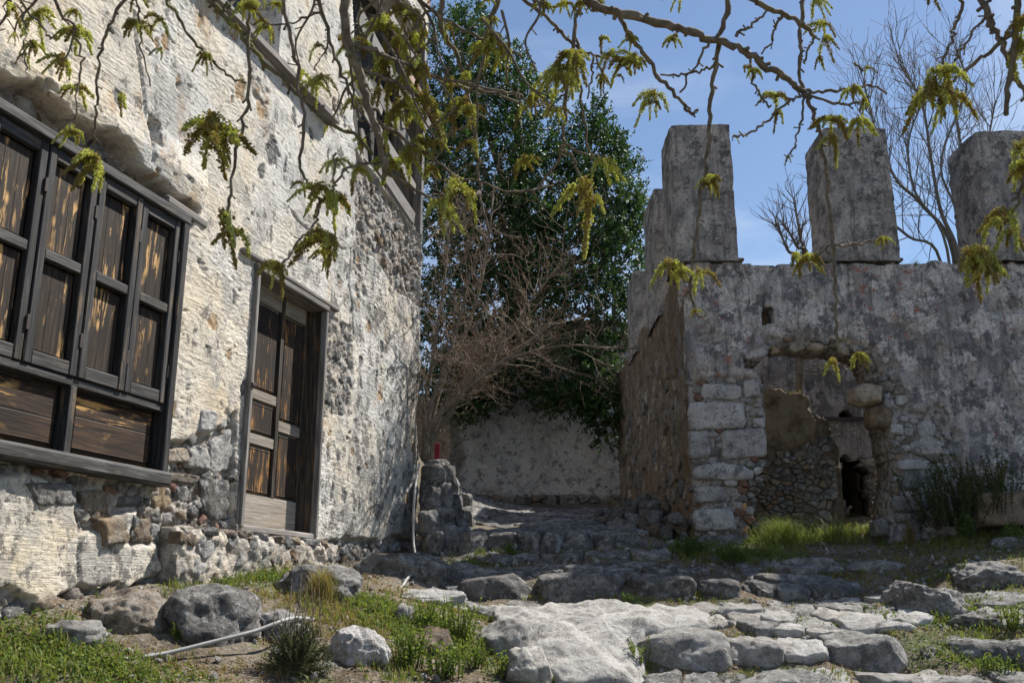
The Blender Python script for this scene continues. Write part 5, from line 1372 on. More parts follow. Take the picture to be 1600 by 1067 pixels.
weed(668, 985, 'green upright weeds around the small upright stone', 26, .2, .2, .026)
weed(715, 1000, 'tall yellow-green weeds left of the rusty mossy boulder', 30, .26, .24, .026, var=(0.5, 1.0))
weed(700, 1060, 'bushy green weeds at the bottom edge below the tall weeds', 34, .2, .24, .028)
weed(785, 1062, 'yellow-green sprig in front of the craggy bottom boulder', 16, .16, .12, .022, var=(0.6, 1.0))
weed(740, 1045, 'small weeds under the rusty mossy boulder', 14, .14, .14, .024)
weed(280, 1000, 'small dark green plant between the tan and grey boulders', 12, .08, .1, .035)
weed(185, 970, 'small bright plant left of the dark grey boulder', 10, .07, .08, .035)
weed(1508, 905, 'upright green sprig beside the flat grey rock on the right', 10, .16, .08, .03)
weed(1585, 985, 'bushy yellow-green herb at the right edge of the cobbles', 30, .16, .2, .02, var=(0.5, 1.0))
weed(1560, 1050, 'green weeds below the row of stones at the right edge', 22, .12, .24, .024)
weed(1000, 1045, 'yellowing weed beside the biggest block of the front step', 14, .22, .12, .022, var=(0.6, 1.0), lean=0.6)
weed(1270, 1056, 'tiny weed growing under the front step stones', 6, .05, .04, .02)
weed(985, 945, 'dark green nettle patch in front of the middle step', 14, .1, .14, .028, var=(0, .5))
weed(795, 866, 'small green plant growing from the upper step', 10, .12, .1, .03)
weed(1080, 866, 'dark nettle bush at the ruin corner', 40, .16, .3, .035, var=(0, .4))
weed(1145, 880, 'green nettle bush in front of the ruin corner blocks', 40, .2, .3, .03, var=(0, .7))
weed(1508, 838, 'blue-green thistle rosette by the ruin in shade', 18, .22, .2, .05, var=(0, .2), Y=10.3)
weed(1545, 806, 'dark bramble bush against the ruin wall at the right', 110, .62, .8, .03, mat='shrub', cat='bush', group=None, Y=10.6, lean=.7)
weed(1492, 822, 'dark dry bramble left of the bush by the ruin wall', 90, .6, .7, .025, mat='shrub', cat='bush', group=None, Y=10.6, lean=.7)
weed(1590, 850, 'leafy green plants by the squared block in shade', 30, .2, .35, .03, var=(0, .8))

# fine-leaved grass clumps, each a plant of its own
def clump(px, py, label, n, hgt, spread, mat, var, width=0.003, lean=0.6, cat='grass clump'):
    P = hit(px, py); base = np.array([P[0], P[1], float(H(P[0], P[1]))])
    g_ = Geo()
    blades(g_, base[0], base[1], n, hgt, spread, rg, lean, width, var, soft=1)
    for V in g_.V: V -= base
    root = empty('grass_clump', base, label, cat)
    tag(obj('blades', g_.mesh('blades', False, 'var'), MAT[mat], root, Matrix.Translation(Vector(base))), kind='stuff')
    return root
clump(505, 935, 'straw-coloured feathery grass clump below the door step', 900, .26, .16, 'straw', (0, 1), .0022, 0.7)
clump(1225, 850, 'big soft green grass clump in the broken opening of the ruin', 1500, .36, .5, 'grass', (.3, .75), .0024, 1.3)
clump(1310, 848, 'pale seeding grass at the right side of the broken opening', 500, .36, .40, 'grass', (.2, .9), .0020, 1.4)
clump(660, 905, 'dry straw tuft where the pipe meets the ground', 260, .16, .10, 'straw', (0, .6), .0025, 0.9)
clump(1420, 850, 'dry brown stalks at the right foot of the opening', 420, .3, .12, 'straw', (0, .3), .003, 0.5)
# the dark cushion shrub with bare spikes
P = hit(462, 1050); base = np.array([P[0], P[1], float(H(P[0], P[1]))])
th = empty('cushion_shrub', base, 'dark bushy thyme-like shrub with thin bare spikes in front of the pipe', 'shrub')
gs, gl = Geo(), Geo()
for k in range(150):
    d = rg.normal(0, 1, 3); d[2] = abs(d[2]) * 1.3; d /= np.linalg.norm(d)
    L = rg.uniform(.2, .33) * np.array([0.78, 0.7, 1.0])
    tip = d * L; pts = spline([[0, 0, 0], tip * .5 + rg.normal(0, .015, 3), tip], 3)
    tube_geo(gs, pts, np.linspace(.004, .0015, len(pts)), 4, 0)
    m = 55; t = rg.uniform(.35, 1, m)
    C = np.stack([np.interp(t, np.linspace(0, 1, len(pts)), pts[:, q]) for q in range(3)], -1) + rg.normal(0, .006, (m, 3))
    leaves(gl, C, rg.normal(0, 1, (m, 3)) + d, .013, .006, rg, rg.uniform(0, 1, m))
for k in range(16):
    b = np.array([rg.normal(0, .06), rg.normal(0, .05), .2]); tip = b + np.array([rg.normal(0, .03), rg.normal(0, .03), rg.uniform(.2, .38)])
    tube_geo(gs, spline([b, (b + tip) / 2 + rg.normal(0, .006, 3), tip], 3), np.linspace(.003, .0012, 7), 4, 0)
Mx = Matrix.Translation(Vector(base))
obj('stems', gs.mesh('stems', True, 'tip'), MAT['twig'], th, Mx); obj('leaves', gl.mesh('leaves', False, 'var'), MAT['shrub'], th, Mx)

# ================================================================== WATER PIPE
pp = [at(655, 724, 10.75), at(649, 760, 10.35), at(646, 800, 10.25), at(646, 845, 10.15), at(650, 868, 10.0)]
def gp(px, py, up): P = hit(px, py); return np.array([P[0], P[1], float(H(P[0], P[1])) + up])
pp += [gp(656, 880, .03), gp(650, 895, .035), gp(636, 910, .03), gp(620, 920, -.02), gp(560, 945, -.06), gp(500, 958, -.04), at(455, 966, 6.25), at(400, 985, 6.02), at(330, 1003, 5.85), at(260, 1020, 5.70), at(200, 1029, 5.55), at(165, 1031, 5.45), at(130, 1050, 5.4)]
g = Geo(); tube_geo(g, spline(pp, 10), 0.0125, 10)
tag(obj('water_pipe', g.mesh('water_pipe'), MAT['pipe']), 'grey plastic water pipe running down the house corner and over the bank', 'pipe')

# small red board on the bank behind the corner
rb = at(683, 716, 12.0)
redb = tag(obj('red_board', box_mesh('red_board', .07, .03, .20, .006), MAT['red'], None, Matrix.Translation((rb[0], rb[1], rb[2] + .09)) ), 'small dark red painted board behind the house corner', 'board')
# old wall far up the bank
far = obj('terrace_wall', rock_mesh('terrace_wall', (2.6, .5, 2.2), .85, 777, 5, .04, 2.5), MAT['rock_clay'], None, Matrix.Translation((at(700, 680, 21)[0] - .9, 21, at(700, 680, 21)[2] - .2)))
tag(far, 'brown stone terrace wall glimpsed far up the bank beside the red board', 'wall')

# ================================================================== TREES
def grow(g, p, d, L, r, lev, rg, kids=(3, 5), bend=0.25, shrink=0.62, spread=0.7, up=0.15, minr=0.002, seg=5, tips=None, pts_n=5):
    """a branching shoot: adds its tube to g and grows its side shoots"""
    d = d / np.linalg.norm(d); P = [p.copy()]; q = p.copy(); dd = d.copy()
    for k in range(pts_n):
        dd = dd + rg.normal(0, bend / pts_n ** 0.5, 3) + np.array([0, 0, up / pts_n]); dd /= np.linalg.norm(dd)
        q = q + dd * L / pts_n; P.append(q.copy())
    P = np.array(P)
    tube_geo(g, P, np.linspace(r, max(r * 0.55, minr), len(P)), max(3, seg), np.linspace(0, 1, len(P)) if lev == 0 else 0.0, cap=lev == 0)
    if lev == 0:
        if tips is not None: tips.append((P[-1], dd.copy()))
        return
    n = int(rg.integers(kids[0], kids[1] + 1))
    for k in range(n):
        t = rg.uniform(0.3, 1.0) if k else 1.0
        i = min(int(t * pts_n), pts_n); 
        nd_ = dd + rg.normal(0, spread, 3)
        grow(g, P[i], nd_, L * shrink * rg.uniform(0.7, 1.2), max(r * 0.55 * (1.1 - 0.3 * t), minr), lev - 1, rg, kids, bend, shrink, spread, up, minr, max(3, seg - 1), tips, pts_n)

# ---- carob tree behind the lane wall
rg = np.random.default_rng(201)
TB = np.array([-0.2, 19.6, 2.6])
carob = empty('carob_tree', TB, 'tall dark evergreen tree with glossy leaves over the end of the lane', 'tree')
gt = Geo()
tube_geo(gt, spline([TB - np.array([0, 0, .6]), TB + np.array([.1, 0, 1.5]), TB + np.array([.3, -.2, 3.2]), TB + np.array([.4, -.3, 5.5]), TB + np.array([.3, -.2, 8])], 6), np.linspace(.32, .08, 25), 12)
obj('trunk', gt.mesh('trunk', True, 'tip'), MAT['bark'], carob)
# lobes of the crown: survey position, distance, radii
lobes = []
for (px, py, Y, rx, rz) in [(720,80,19.5,.75,.9),(760,150,19,.9,1.0),(700,180,19.5,.8,.9),(790,110,19.5,.55,.7),(830,200,19,.85,1.0),(750,260,18.5,1.1,1.1),(690,300,18.8,.8,1.1),(860,290,18.5,1.0,1.1),(920,250,19,.7,.9),(940,330,18.4,.8,1.0),
                            (800,360,18.2,1.1,1.1),(700,400,18.4,.9,1.1),(880,400,18,1.0,1.1),(970,300,19.2,.5,1.0),(990,360,18.8,.4,.7),(960,420,18,.55,.8),(820,470,17.8,1.1,1.0),(720,500,18,1.0,1.0),(920,490,17.5,.8,.9),(960,500,17.4,.4,.7),
                            (840,560,17.2,.9,.7),(900,590,17,.8,.6),(940,610,16.8,.4,.6),(760,590,17.2,.9,.55),(720,610,17.4,.6,.5),(945,655,16.7,.28,.45),(690,560,17.6,.7,.8),(930,190,19.6,.3,.5),(960,240,19.6,.25,.5),(735,45,20,.4,.6),(690,240,20,.8,1.2),(770,430,19.5,1.5,1.6),(860,350,20,1.3,1.8),(735,635,17.1,.35,.25),(890,625,16.9,.35,.3)]:
    lobes.append((at(px, py, Y), rx, rz))
gl = Geo(); gtw = Geo()
nC = 0
for (c, rx, rz) in lobes:
    lv = rg.uniform(-.16, .2)
    ntw = int(330 * (rx * rz) ** 0.85 + 60)
    d = rg.normal(0, 1, (ntw, 3)); d /= np.linalg.norm(d, axis=1)[:, None]
    rad = rg.uniform(0.55, 1.05, ntw) ** 0.7 * (1 + 0.35 * fbm(d[:, 0] * 2 + c[0], d[:, 1] * 2 + c[2], d[:, 2] * 2, 3))
    C = c + d * rad[:, None] * np.array([rx, rx * 0.95, rz])
    for k in range(ntw):
        dd = d[k] * 0.6 + rg.normal(0, 0.4, 3) + np.array([0, -0.1, 0.35]); dd /= np.linalg.norm(dd)
        L = rg.uniform(0.16, 0.34)
        m = int(rg.integers(9, 14))
        t = np.linspace(0.1, 1, m)[:, None]
        P = C[k] + dd * L * t
        S = np.cross(dd, rg.normal(0, 1, 3)); S /= np.linalg.norm(S)
        S2 = np.cross(dd, S)
        ph = (np.arange(m) * 2.4)[:, None]
        D = dd * 0.6 + (S * np.cos(ph) + S2 * np.sin(ph)) + rg.normal(0, .25, (m, 3))
        leaves(gl, P, D, rg.uniform(.045, .085, m), rg.uniform(.03, .052, m), rg, np.clip(rg.normal(.45 + lv, .26, m), 0, 1), 0.12)
    nb = 7
    for k in range(nb):
        q = C[int(rg.integers(ntw))]
        tube_geo(gtw, spline([c + (c - q) * .3 * np.array([1, 1, .3]), (c + q) / 2 + rg.normal(0, .08, 3), q], 3), np.linspace(.03, .006, 7), 4)
obj('crown', gl.mesh('crown', False, 'var'), MAT['carob'], carob)
# limbs from the trunk to every lobe
for (c, rx, rz) in lobes[::2]:
    t0 = TB + np.array([.3, -.2, float(np.clip((c[2] - TB[2]) * 0.55, .8, 6.5))])
    tube_geo(gtw, spline([t0, (t0 + c) / 2 + np.array([0, 0, .25]) + rg.normal(0, .12, 3), c], 5), np.linspace(.10, .035, 11), 6)
obj('limbs', gtw.mesh('limbs', True, 'tip'), MAT['bark'], carob)

# ---- bare tangled shrub leaning out past the house corner
rg = np.random.default_rng(210)
SB = at(664, 712, 11.1)
shrub = empty('bare_shrub', SB, 'leafless tangled grey-brown shrub leaning out from behind the house corner', 'shrub')
gs = Geo(); gw = Geo()
main = [[(664,720,11.1),(672,668,11.0),(710,625,10.95),(770,575,10.9),(815,545,10.9),(860,505,11)],[(664,715,11.15),(668,650,11.1),(690,590,11.2),(712,520,11.3),(730,450,11.3)],[(666,715,11.2),(690,640,11.3),(740,590,11.4),(800,560,11.5),(880,540,11.4),(960,545,11.2)],[(664,712,11.2),(664,640,11.3),(676,560,11.4),(690,470,11.5),(700,380,11.6),(705,310,11.7)],[(668,700,11.2),(715,628,11.5),(780,545,11.7),(830,470,11.8),(870,420,11.9)],[(664,712,11.3),(690,600,11.6),(735,500,11.8),(760,400,11.9),(770,310,12)]]
for k, m in enumerate(main):
    P = spline([at(*q) for q in m], 6)
    tube_geo(gs, P, np.linspace(.045 if k < 3 else .032, .01, len(P)), 8)
    for j in range(5, len(P), 1):
        for _ in range(1):
            tg = P[min(j + 1, len(P) - 1)] - P[j - 1]; tg /= np.linalg.norm(tg)
            grow(gw, P[j], tg + rg.normal(0, .75, 3) + np.array([.12, -.1, .2]), rg.uniform(.35, .75), .008, 2, rg, (3, 5), .45, .62, .75, .12, .0020, 4)
obj('stems', gs.mesh('stems', True, 'tip'), MAT['bark'], shrub)
obj('twigs', gw.mesh('twigs', True, 'tip'), MAT['twig'], shrub)

# ---- bare fig trees inside the ruin
def fig(base, targets, label, seed, r0, lev=2, L=.55):
    rg = np.random.default_rng(seed)
    root = empty('bare_fig_tree', base, label, 'tree', 'bare fig trees behind the ruin wall')
    ga, gb = Geo(), Geo()
    for k, tg in enumerate(targets):
        P = spline([base] + [at(*q) for q in tg], 6)
        tube_geo(ga, P, np.linspace(r0 * (1 - .08 * k), .012, len(P)), 8)
        for j in range(len(P) // 3, len(P)):
            for _ in range(2 if j > len(P) * .6 else 1):
                t = P[min(j + 1, len(P) - 1)] - P[j - 1]; t /= np.linalg.norm(t)
                grow(gb, P[j], t * .5 + rg.normal(0, .55, 3) + np.array([0, 0, .5]), L * rg.uniform(.6, 1.2), .0075, lev - 1, rg, (2, 3), .22, .72, .42, .5, .0030, 5)
    obj('trunk', ga.mesh('trunk', True, 'tip'), MAT['fig'], root); obj('branches', gb.mesh('branches', True, 'tip'), MAT['fig'], root)
fig(np.array([5.95, 12.6, 2.2]), [[(1500,420,12.6),(1470,330,12.6),(1455,250,12.6),(1440,160,12.6),(1405,100,12.5)],[(1490,400,12.7),(1440,320,12.6),(1400,280,12.4),(1370,210,12.3),(1350,130,12.2)],[(1500,390,12.6),(1490,300,12.8),(1500,220,12.9),(1480,120,12.9)],[(1500,400,12.7),(1520,330,12.9),(1540,240,13),(1555,160,13)],[(1470,410,12.5),(1420,370,12),(1370,330,11.8),(1330,300,11.7)],[(1480,390,12.4),(1430,300,12.3),(1420,220,12.3),(1450,140,12.3)],[(1510,380,12.6),(1470,260,12.5),(1510,140,12.6),(1495,80,12.6)]],
    'larger leafless fig tree with upswept grey branches between the right pillars', 220, .036, 3, .55)
fig(np.array([3.55, 12.4, 1.0]), [[(1262,430,12.4),(1245,385,12.3),(1225,350,12.3)],[(1255,430,12.4),(1250,370,12.4),(1240,310,12.4)],[(1252,440,12.4),(1230,390,12.2),(1212,345,12.2)]],
    'smaller leafless fig shoots left of the middle pillar', 221, .04, 2, .3)
# twigs dangling inside the broken opening
rg = np.random.default_rng(223)
g = Geo()
b0 = at(1330, 560, 12.4)
for k in range(9):
    e = at(1200 + k * 14, 555 + (k * 23 % 34), 12.2); mid = (b0 + e) / 2 + np.array([0, 0, -.12 - .02 * (k % 4)])
    P = spline([b0, mid, e + np.array([0, 0, .06])], 6)
    tube_geo(g, P, np.linspace(.010, .004, len(P)), 5)
    for j in (5, 8, 10): grow(g, P[j], np.array([-.3, -.1, .9]) + rg.normal(0, .4, 3), .16, .005, 0, rg, seg=4)
tube_geo(g, spline([b0 + np.array([.5, .2, -1.6]), b0 + np.array([.35, .1, -.6]), b0], 6), np.linspace(.03, .014, 13), 6)
tag(obj('dead_branch', g.mesh('dead_branch', True, 'tip'), MAT['fig']), 'dry drooping twigs seen through the broken opening of the ruin', 'branch')
# growth on the ruin's wall top
gm = Geo(); rg = np.random.default_rng(224)
for k in range(170):
    x = rg.uniform(at(1405, 405, RY)[0], at(1585, 405, RY)[0]); y = RY + rg.uniform(.02, .5)
    blades(gm, x, y, 9, .09, .04, rg, .7, .004, (.1, .8), RTOP - .10)
tag(obj('wall_moss', gm.mesh('wall_moss', False, 'var'), MAT['grass']), 'thin grass growing along the ruin wall top', 'grass', kind='stuff')
P = at(1235, 606, RY + Y2)
gm = Geo()
for k in range(34): blades(gm, P[0] + rg.uniform(-.30, .2), P[1] + rg.uniform(0, .3), 5, .045, .03, rg, .9, .003, (.0, .5), P[2] - .05)
tag(obj('moss_fringe', gm.mesh('moss_fringe', False, 'var'), MAT['grass']), 'mossy grass fringe on the broken cross wall inside the ruin', 'grass', kind='stuff')

# ---- the flowering tree overhead: its trunk stands to the right of the camera, its boughs hang into view
rg = np.random.default_rng(230)
KB = np.array([2.9, 1.2, -1.4])
bough = empty('flowering_tree', KB, 'nearly bare tree overhead with hanging twigs and yellow-green flower tassels', 'tree')
g = Geo()
crownp = np.array([1.9, 2.2, 3.4])
tube_geo(g, spline([KB - np.array([0, 0, .3]), KB + np.array([-.05, .1, 1.5]), KB + np.array([-.3, .5, 3.2]), crownp], 8), np.linspace(.22, .11, 25), 14)
obj('trunk', g.mesh('trunk', True, 'tip'), MAT['bark'], bough)
def up_end(px, Y, z):                     # a place above the picture where a bough joins the crown
    return at(px, -60, Y) + np.array([0, 0, z])
def bpx(pts, Y0, Y1): return [at(a, b, Y0 + (Y1 - Y0) * i / max(1, len(pts) - 1)) for i, (a, b) in enumerate(pts)]
TIPS = []
BR = [  # survey course, distance at both ends, thickness in survey px at both ends, material
    ([(905,-25),(930,8),(990,25),(1060,45),(1110,60),(1160,78),(1200,105),(1240,132),(1258,142)], 2.9, 3.1, 19, 11, 'bark', 1),
    ([(1258,142),(1268,172),(1280,215),(1290,270),(1298,330),(1303,390),(1305,450),(1308,500),(1312,548)], 3.1, 3.15, 9, 6, 'bark', 0),
    ([(1258,142),(1290,141),(1330,142),(1362,134),(1385,148)], 3.1, 3.2, 7, 4, 'bark', 0),
    ([(1262,148),(1300,158),(1325,164),(1345,160)], 3.1, 3.0, 6, 4, 'bark', 0),
    ([(1258,146),(1230,160),(1200,190),(1175,205),(1148,212)], 3.1, 3.0, 6, 4, 'bark', 0),
    ([(1256,150),(1250,190),(1240,230),(1232,248)], 3.1, 3.05, 5, 3, 'bark', 0),
    ([(1140,-25),(1128,40),(1117,95),(1110,170),(1104,240),(1095,310),(1087,380),(1080,440),(1085,490)], 3.0, 3.2, 11, 6, 'bark', 1),
    ([(1085,480),(1092,494),(1104,492)], 3.2, 3.2, 5, 3, 'bark', 0), ([(1080,455),(1070,462),(1060,458)], 3.2, 3.2, 5, 3, 'bark', 0),
    ([(1117,98),(1095,110),(1065,117),(1032,117)], 3.05, 3.1, 6, 4, 'bark', 0), ([(1108,66),(1090,100),(1062,145)], 3.0, 3.1, 6, 4, 'bark', 0),
    ([(1258,-25),(1250,40),(1252,90),(1256,142)], 3.2, 3.1, 9, 7, 'bark', 1),
    ([(1165,-20),(1190,6),(1222,22),(1255,40),(1275,58)], 2.8, 2.9, 13, 8, 'bark', 1), ([(1222,24),(1210,40),(1205,65),(1190,85)], 2.9, 3, 6, 4, 'bark', 0),
    ([(1275,58),(1262,80),(1258,100)], 2.9, 3, 5, 4, 'bark', 0), ([(1150,58),(1175,38),(1200,15)], 3.0, 2.95, 7, 5, 'bark', 0), ([(1172,82),(1180,130),(1190,155),(1205,165)], 3.1, 3, 6, 4, 'bark', 0),
    ([(1505,-25),(1495,30),(1482,70),(1474,100)], 2.7, 2.8, 8, 5, 'bark', 1), ([(1530,-25),(1542,20),(1560,60),(1580,110),(1605,155)], 2.6, 2.6, 14, 10, 'bark', 1),
    ([(1592,-25),(1585,40),(1578,100),(1572,180)], 2.5, 2.6, 15, 10, 'bark', 1), ([(1590,45),(1555,72),(1505,115),(1470,140),(1425,162)], 2.55, 2.8, 10, 5, 'bark', 0),
    ([(1540,22),(1518,60),(1500,85),(1492,110)], 2.6, 2.8, 6, 4, 'bark', 0), ([(1640,150),(1610,250),(1588,320),(1560,365),(1540,410)], 2.5, 2.7, 9, 5, 'bark', 1), ([(1588,320),(1575,345)], 2.6, 2.6, 5, 4, 'bark', 0),
    ([(1335,98),(1345,110),(1358,108)], 3.2, 3.2, 5, 3, 'bark', 0),
    ([(540,-25),(546,60),(560,112),(578,170),(597,230),(606,272)], 2.6, 2.9, 20, 14, 'bark', 1), ([(606,272),(640,292),(690,322),(730,350),(760,372)], 2.9, 3.2, 8, 4, 'bark', 0),
    ([(603,250),(560,258),(530,275),(520,300)], 2.9, 2.8, 7, 4, 'bark', 0), ([(556,100),(600,122),(640,140),(690,160),(760,185)], 2.75, 3.2, 9, 5, 'bark', 0), ([(552,70),(600,88),(650,105),(720,128),(800,158),(855,170)], 2.7, 3.3, 10, 5, 'bark', 0),
    ([(580,175),(610,200),(650,230),(690,262),(750,285),(800,298),(865,290)], 2.8, 3.3, 8, 4, 'bark', 0),
    ([(320,-25),(345,20),(388,68),(430,113),(500,180),(550,214),(582,242)], 2.7, 2.9, 13, 6, 'bark_moss', 1), ([(345,20),(365,5),(372,-25)], 2.75, 2.8, 8, 5, 'bark_moss', 0),
    ([(250,-25),(285,40),(320,82),(352,112),(385,130)], 2.6, 2.75, 7, 4, 'bark_moss', 1),
    ([(380,-25),(388,50),(390,130),(376,200),(362,270),(354,332)], 2.7, 2.8, 8, 6, 'bark', 1), ([(443,-25),(455,60),(468,120),(474,180),(470,255),(482,290),(500,312)], 2.7, 2.9, 8, 5, 'bark', 1),
    ([(492,-25),(510,45),(530,105),(552,160),(568,190)], 2.7, 2.9, 9, 5, 'bark', 1), ([(500,20),(470,32),(430,38),(410,42)], 2.75, 2.8, 5, 3, 'bark', 0), ([(512,52),(505,80),(490,110)], 2.8, 2.8, 4, 3, 'bark', 0),
    ([(500,312),(490,350),(465,380),(440,412)], 2.9, 2.8, 5, 4, 'bark', 0), ([(525,240),(522,285)], 2.85, 2.8, 5, 3, 'bark', 0),
    ([(85,-25),(95,20),(115,50),(95,95)], 2.5, 2.6, 7, 4, 'bark', 1), ([(200,-25),(175,30),(160,70),(155,130),(148,180),(146,225)], 2.5, 2.7, 7, 5, 'bark', 1), ([(30,-20),(60,42),(85,62)], 2.5, 2.5, 5, 4, 'bark', 1), ([(35,10),(40,50),(38,80),(40,110)], 2.5, 2.5, 4, 3, 'bark', 0),
    ([(210,-25),(215,30),(222,70),(235,135)], 2.6, 2.7, 5, 3, 'bark', 1), ([(120,60),(128,100),(120,150),(110,205)], 2.6, 2.6, 5, 3, 'bark', 0),
    ([(782,-25),(765,40),(742,85),(728,125),(735,190),(745,250),(750,300),(765,365)], 3.2, 3.5, 12, 5, 'bark', 1), ([(690,-25),(688,40),(715,90),(735,140)], 3.1, 3.3, 12, 8, 'bark', 1), ([(640,-25),(680,20),(730,50),(780,70),(815,90)], 3, 3.3, 8, 5, 'bark', 1),
    ([(735,140),(700,130),(660,110),(630,100)], 3.3, 3, 8, 5, 'bark', 0), ([(735,135),(790,145),(830,158),(858,165)], 3.3, 3.5, 8, 4, 'bark', 0),
    ([(740,190),(700,210),(690,240)], 3.3, 3.3, 6, 4, 'bark', 0), ([(750,300),(720,330),(690,360),(670,372)], 3.4, 3.2, 8, 4, 'bark', 0),
    ([(800,-25),(850,25),(880,55),(910,80),(950,90)], 3.2, 3.3, 9, 5, 'bark', 1), ([(910,-20),(898,50),(888,120),(882,190),(878,228),(862,262),(832,305)], 3.2, 3.4, 9, 5, 'bark', 1), ([(900,60),(904,130),(912,190),(922,235),(928,258)], 3.25, 3.4, 6, 4, 'bark', 0),
    ([(878,228),(895,250),(910,280)], 3.4, 3.4, 6, 5, 'bark', 0), ([(880,225),(925,245),(950,250)], 3.4, 3.4, 5, 4, 'bark', 0), ([(968,28),(1000,75),(1030,118),(1060,155),(1078,178),(1090,172)], 3.0, 3.1, 10, 6, 'bark', 0),
    ([(928,88),(920,120),(918,155)], 3.2, 3.2, 5, 3, 'bark', 0), ([(932,90),(942,125),(944,148)], 3.2, 3.2, 5, 3, 'bark', 0), ([(820,-10),(850,10),(895,6)], 3.1, 3.1, 7, 6, 'bark', 0),
    ([(1298,382),(1275,400),(1255,408)], 3.15, 3.1, 6, 4, 'bark', 0), ([(1302,384),(1340,382),(1375,376)], 3.15, 3.2, 6, 4, 'bark', 0), ([(640,60),(655,30),(680,10)], 3, 3, 8, 6, 'bark', 0),
]
for (pts, Y0, Y1, w0, w1_, mat, joined) in BR:
    P = bpx(pts, Y0, Y1)
    m = mpp(P[0])
    if joined:                            # carry the bough on, out of the picture, to the crown fork
        e = P[0]
        P = [crownp + rg.normal(0, .05, 3), (crownp * .55 + e * .45) + np.array([0, 0, .55]), e + np.array([0, 0, .22])] + P
    S = spline(P, 6)
    n = len(S)
    S[1:-1] += rg.normal(0, .0035, (n - 2, 3)) + .012 * np.stack([fbm(S[1:-1, 0] * 9, S[1:-1, 2] * 9, 3.0, 2), fbm(S[1:-1, 0] * 9, S[1:-1, 2] * 9, 9.0, 2), fbm(S[1:-1, 0] * 9, S[1:-1, 2] * 9, 14.0, 2)], -1)
    nvis = n - (18 if joined else 0)
    rr = np.linspace(w0, w1_, nvis) * m * .39 * rg.uniform(.85, 1.15, nvis)
    if joined: rr = np.concatenate([np.linspace(max(.035, w0 * m * .9), w0 * m * .52, 18), rr])
    g = Geo(); tube_geo(g, S, rr, 8)
    # spurs and buds along the bough
    for j in range(max(1, n - nvis), n - 1):
        if rg.random() < .3:
            t = S[j + 1] - S[j]; t /= np.linalg.norm(t) + 1e-9
            dd = np.cross(t, rg.normal(0, 1, 3)); dd /= np.linalg.norm(dd)
            L = rg.uniform(.005, .018); e = S[j] + (dd + t * .5) * (L + rr[j])
            tube_geo(g, np.array([S[j], (S[j] + e) / 2, e]), [rr[j] * .7, rr[j] * .55, rr[j] * .5 + .001], 5)
    o = obj('branch', g.mesh('branch', True, 'tip'), MAT[mat], bough)

for k in range(24):
    a0, b0_ = (rg.uniform(540, 760), rg.uniform(-40, 130)) if k < 18 else (rg.uniform(0, 1000), rg.uniform(-60, 20))
    Y = 2.65 + rg.uniform(0, .6); L = rg.uniform(60, 170); sx = rg.normal(0, .5)
    pts = [(a0, b0_), (a0 + sx * L * .4 + rg.normal(0, 8), b0_ + L * .35), (a0 + sx * L * .7 + rg.normal(0, 10), b0_ + L * .7), (a0 + sx * L, b0_ + L)]
    S = spline(bpx(pts, Y, Y + .1), 5)
    g = Geo(); tube_geo(g, S, np.linspace(.006, .0028, len(S)), 6)
    for j in range(2, len(S) - 1, 3):
        d = rg.normal(0, 1, 3); d[2] -= .4; d /= np.linalg.norm(d)
        tube_geo(g, np.array([S[j], S[j] + d * .02, S[j] + d * .045]), [.0032, .0026, .0022], 5)
    obj('twig', g.mesh('twig', True, 'tip'), MAT['bark'], bough)
    TIPS.append((pts[-1][0], pts[-1][1], Y + .1))

# flower tassels: a few moulds, hung where the photograph shows them
def tassel(seed, n, L, spreadv):
    rg = np.random.default_rng(seed)
    g = Geo()
    bm = bmesh.new(); bmesh.ops.create_icosphere(bm, subdivisions=1, radius=1)
    ov = np.array([v.co for v in bm.verts]); of = np.array([[v.index for v in f.verts] for f in bm.faces]); bm.free()
    ov8 = np.array([(1, 0, 0), (-1, 0, 0), (0, 1, 0), (0, -1, 0), (0, 0, 1), (0, 0, -1)], float)
    of8 = np.array([(0, 2, 4), (2, 1, 4), (1, 3, 4), (3, 0, 4), (2, 0, 5), (1, 2, 5), (3, 1, 5), (0, 3, 5)])
    for k in range(n):
        a = k * 2 * math.pi / n + rg.uniform(-.5, .5)
        d = np.array([math.cos(a) * spreadv * rg.uniform(.4, 1.3), math.sin(a) * spreadv * rg.uniform(.4, 1.3), -rg.uniform(.2, 1.0)])
        d /= np.linalg.norm(d); l = L * rg.uniform(.6, 1.15)
        axis = spline([np.zeros(3), d * l * .55 + np.array([0, 0, .01]), d * l + np.array([0, 0, -l * .35])], 5)
        tube_geo(g, axis, np.linspace(.003, .001, len(axis)), 4, 0.15)
        brown = rg.random() < .28
        nb = int(380 * l / .1)
        for j in range(nb):
            t = rg.random() ** .8
            p = np.array([np.interp(t, np.linspace(0, 1, len(axis)), axis[:, q]) for q in range(3)])
            rad = (.0225 * (1 - t) ** .8 + .004) * L / .1 * (.75 + .35 * math.sin(t * 22 + k))
            off = rg.normal(0, 1, 3); off /= np.linalg.norm(off); off *= rad * rg.random() ** .4
            s = rg.uniform(.0015, .0036)
            v = (rg.uniform(0, .35) if brown else rg.uniform(.45, 1.0)) if t > .25 else rg.uniform(.1, .7)
            g.add(p + off + ov8 * s * rg.uniform(.7, 1.4, 3), None, of8, v)
    for j in range(14):                   # dark bud scales at the root
        g.add(rg.normal(0, .006, 3) + ov * rg.uniform(.003, .007), None, of, 0.0)
    return g.mesh('flower_cluster', True, 'var')
moulds = [tassel(900 + k, [3, 5, 7, 4, 9, 2, 8, 5, 6, 3][k], [.07, .10, .09, .11, .10, .085, .075, .12, .08, .10][k], [.5, .9, 1.4, .35, 1.7, .3, 1.1, .6, 2.0, .8][k]) for k in range(10)]
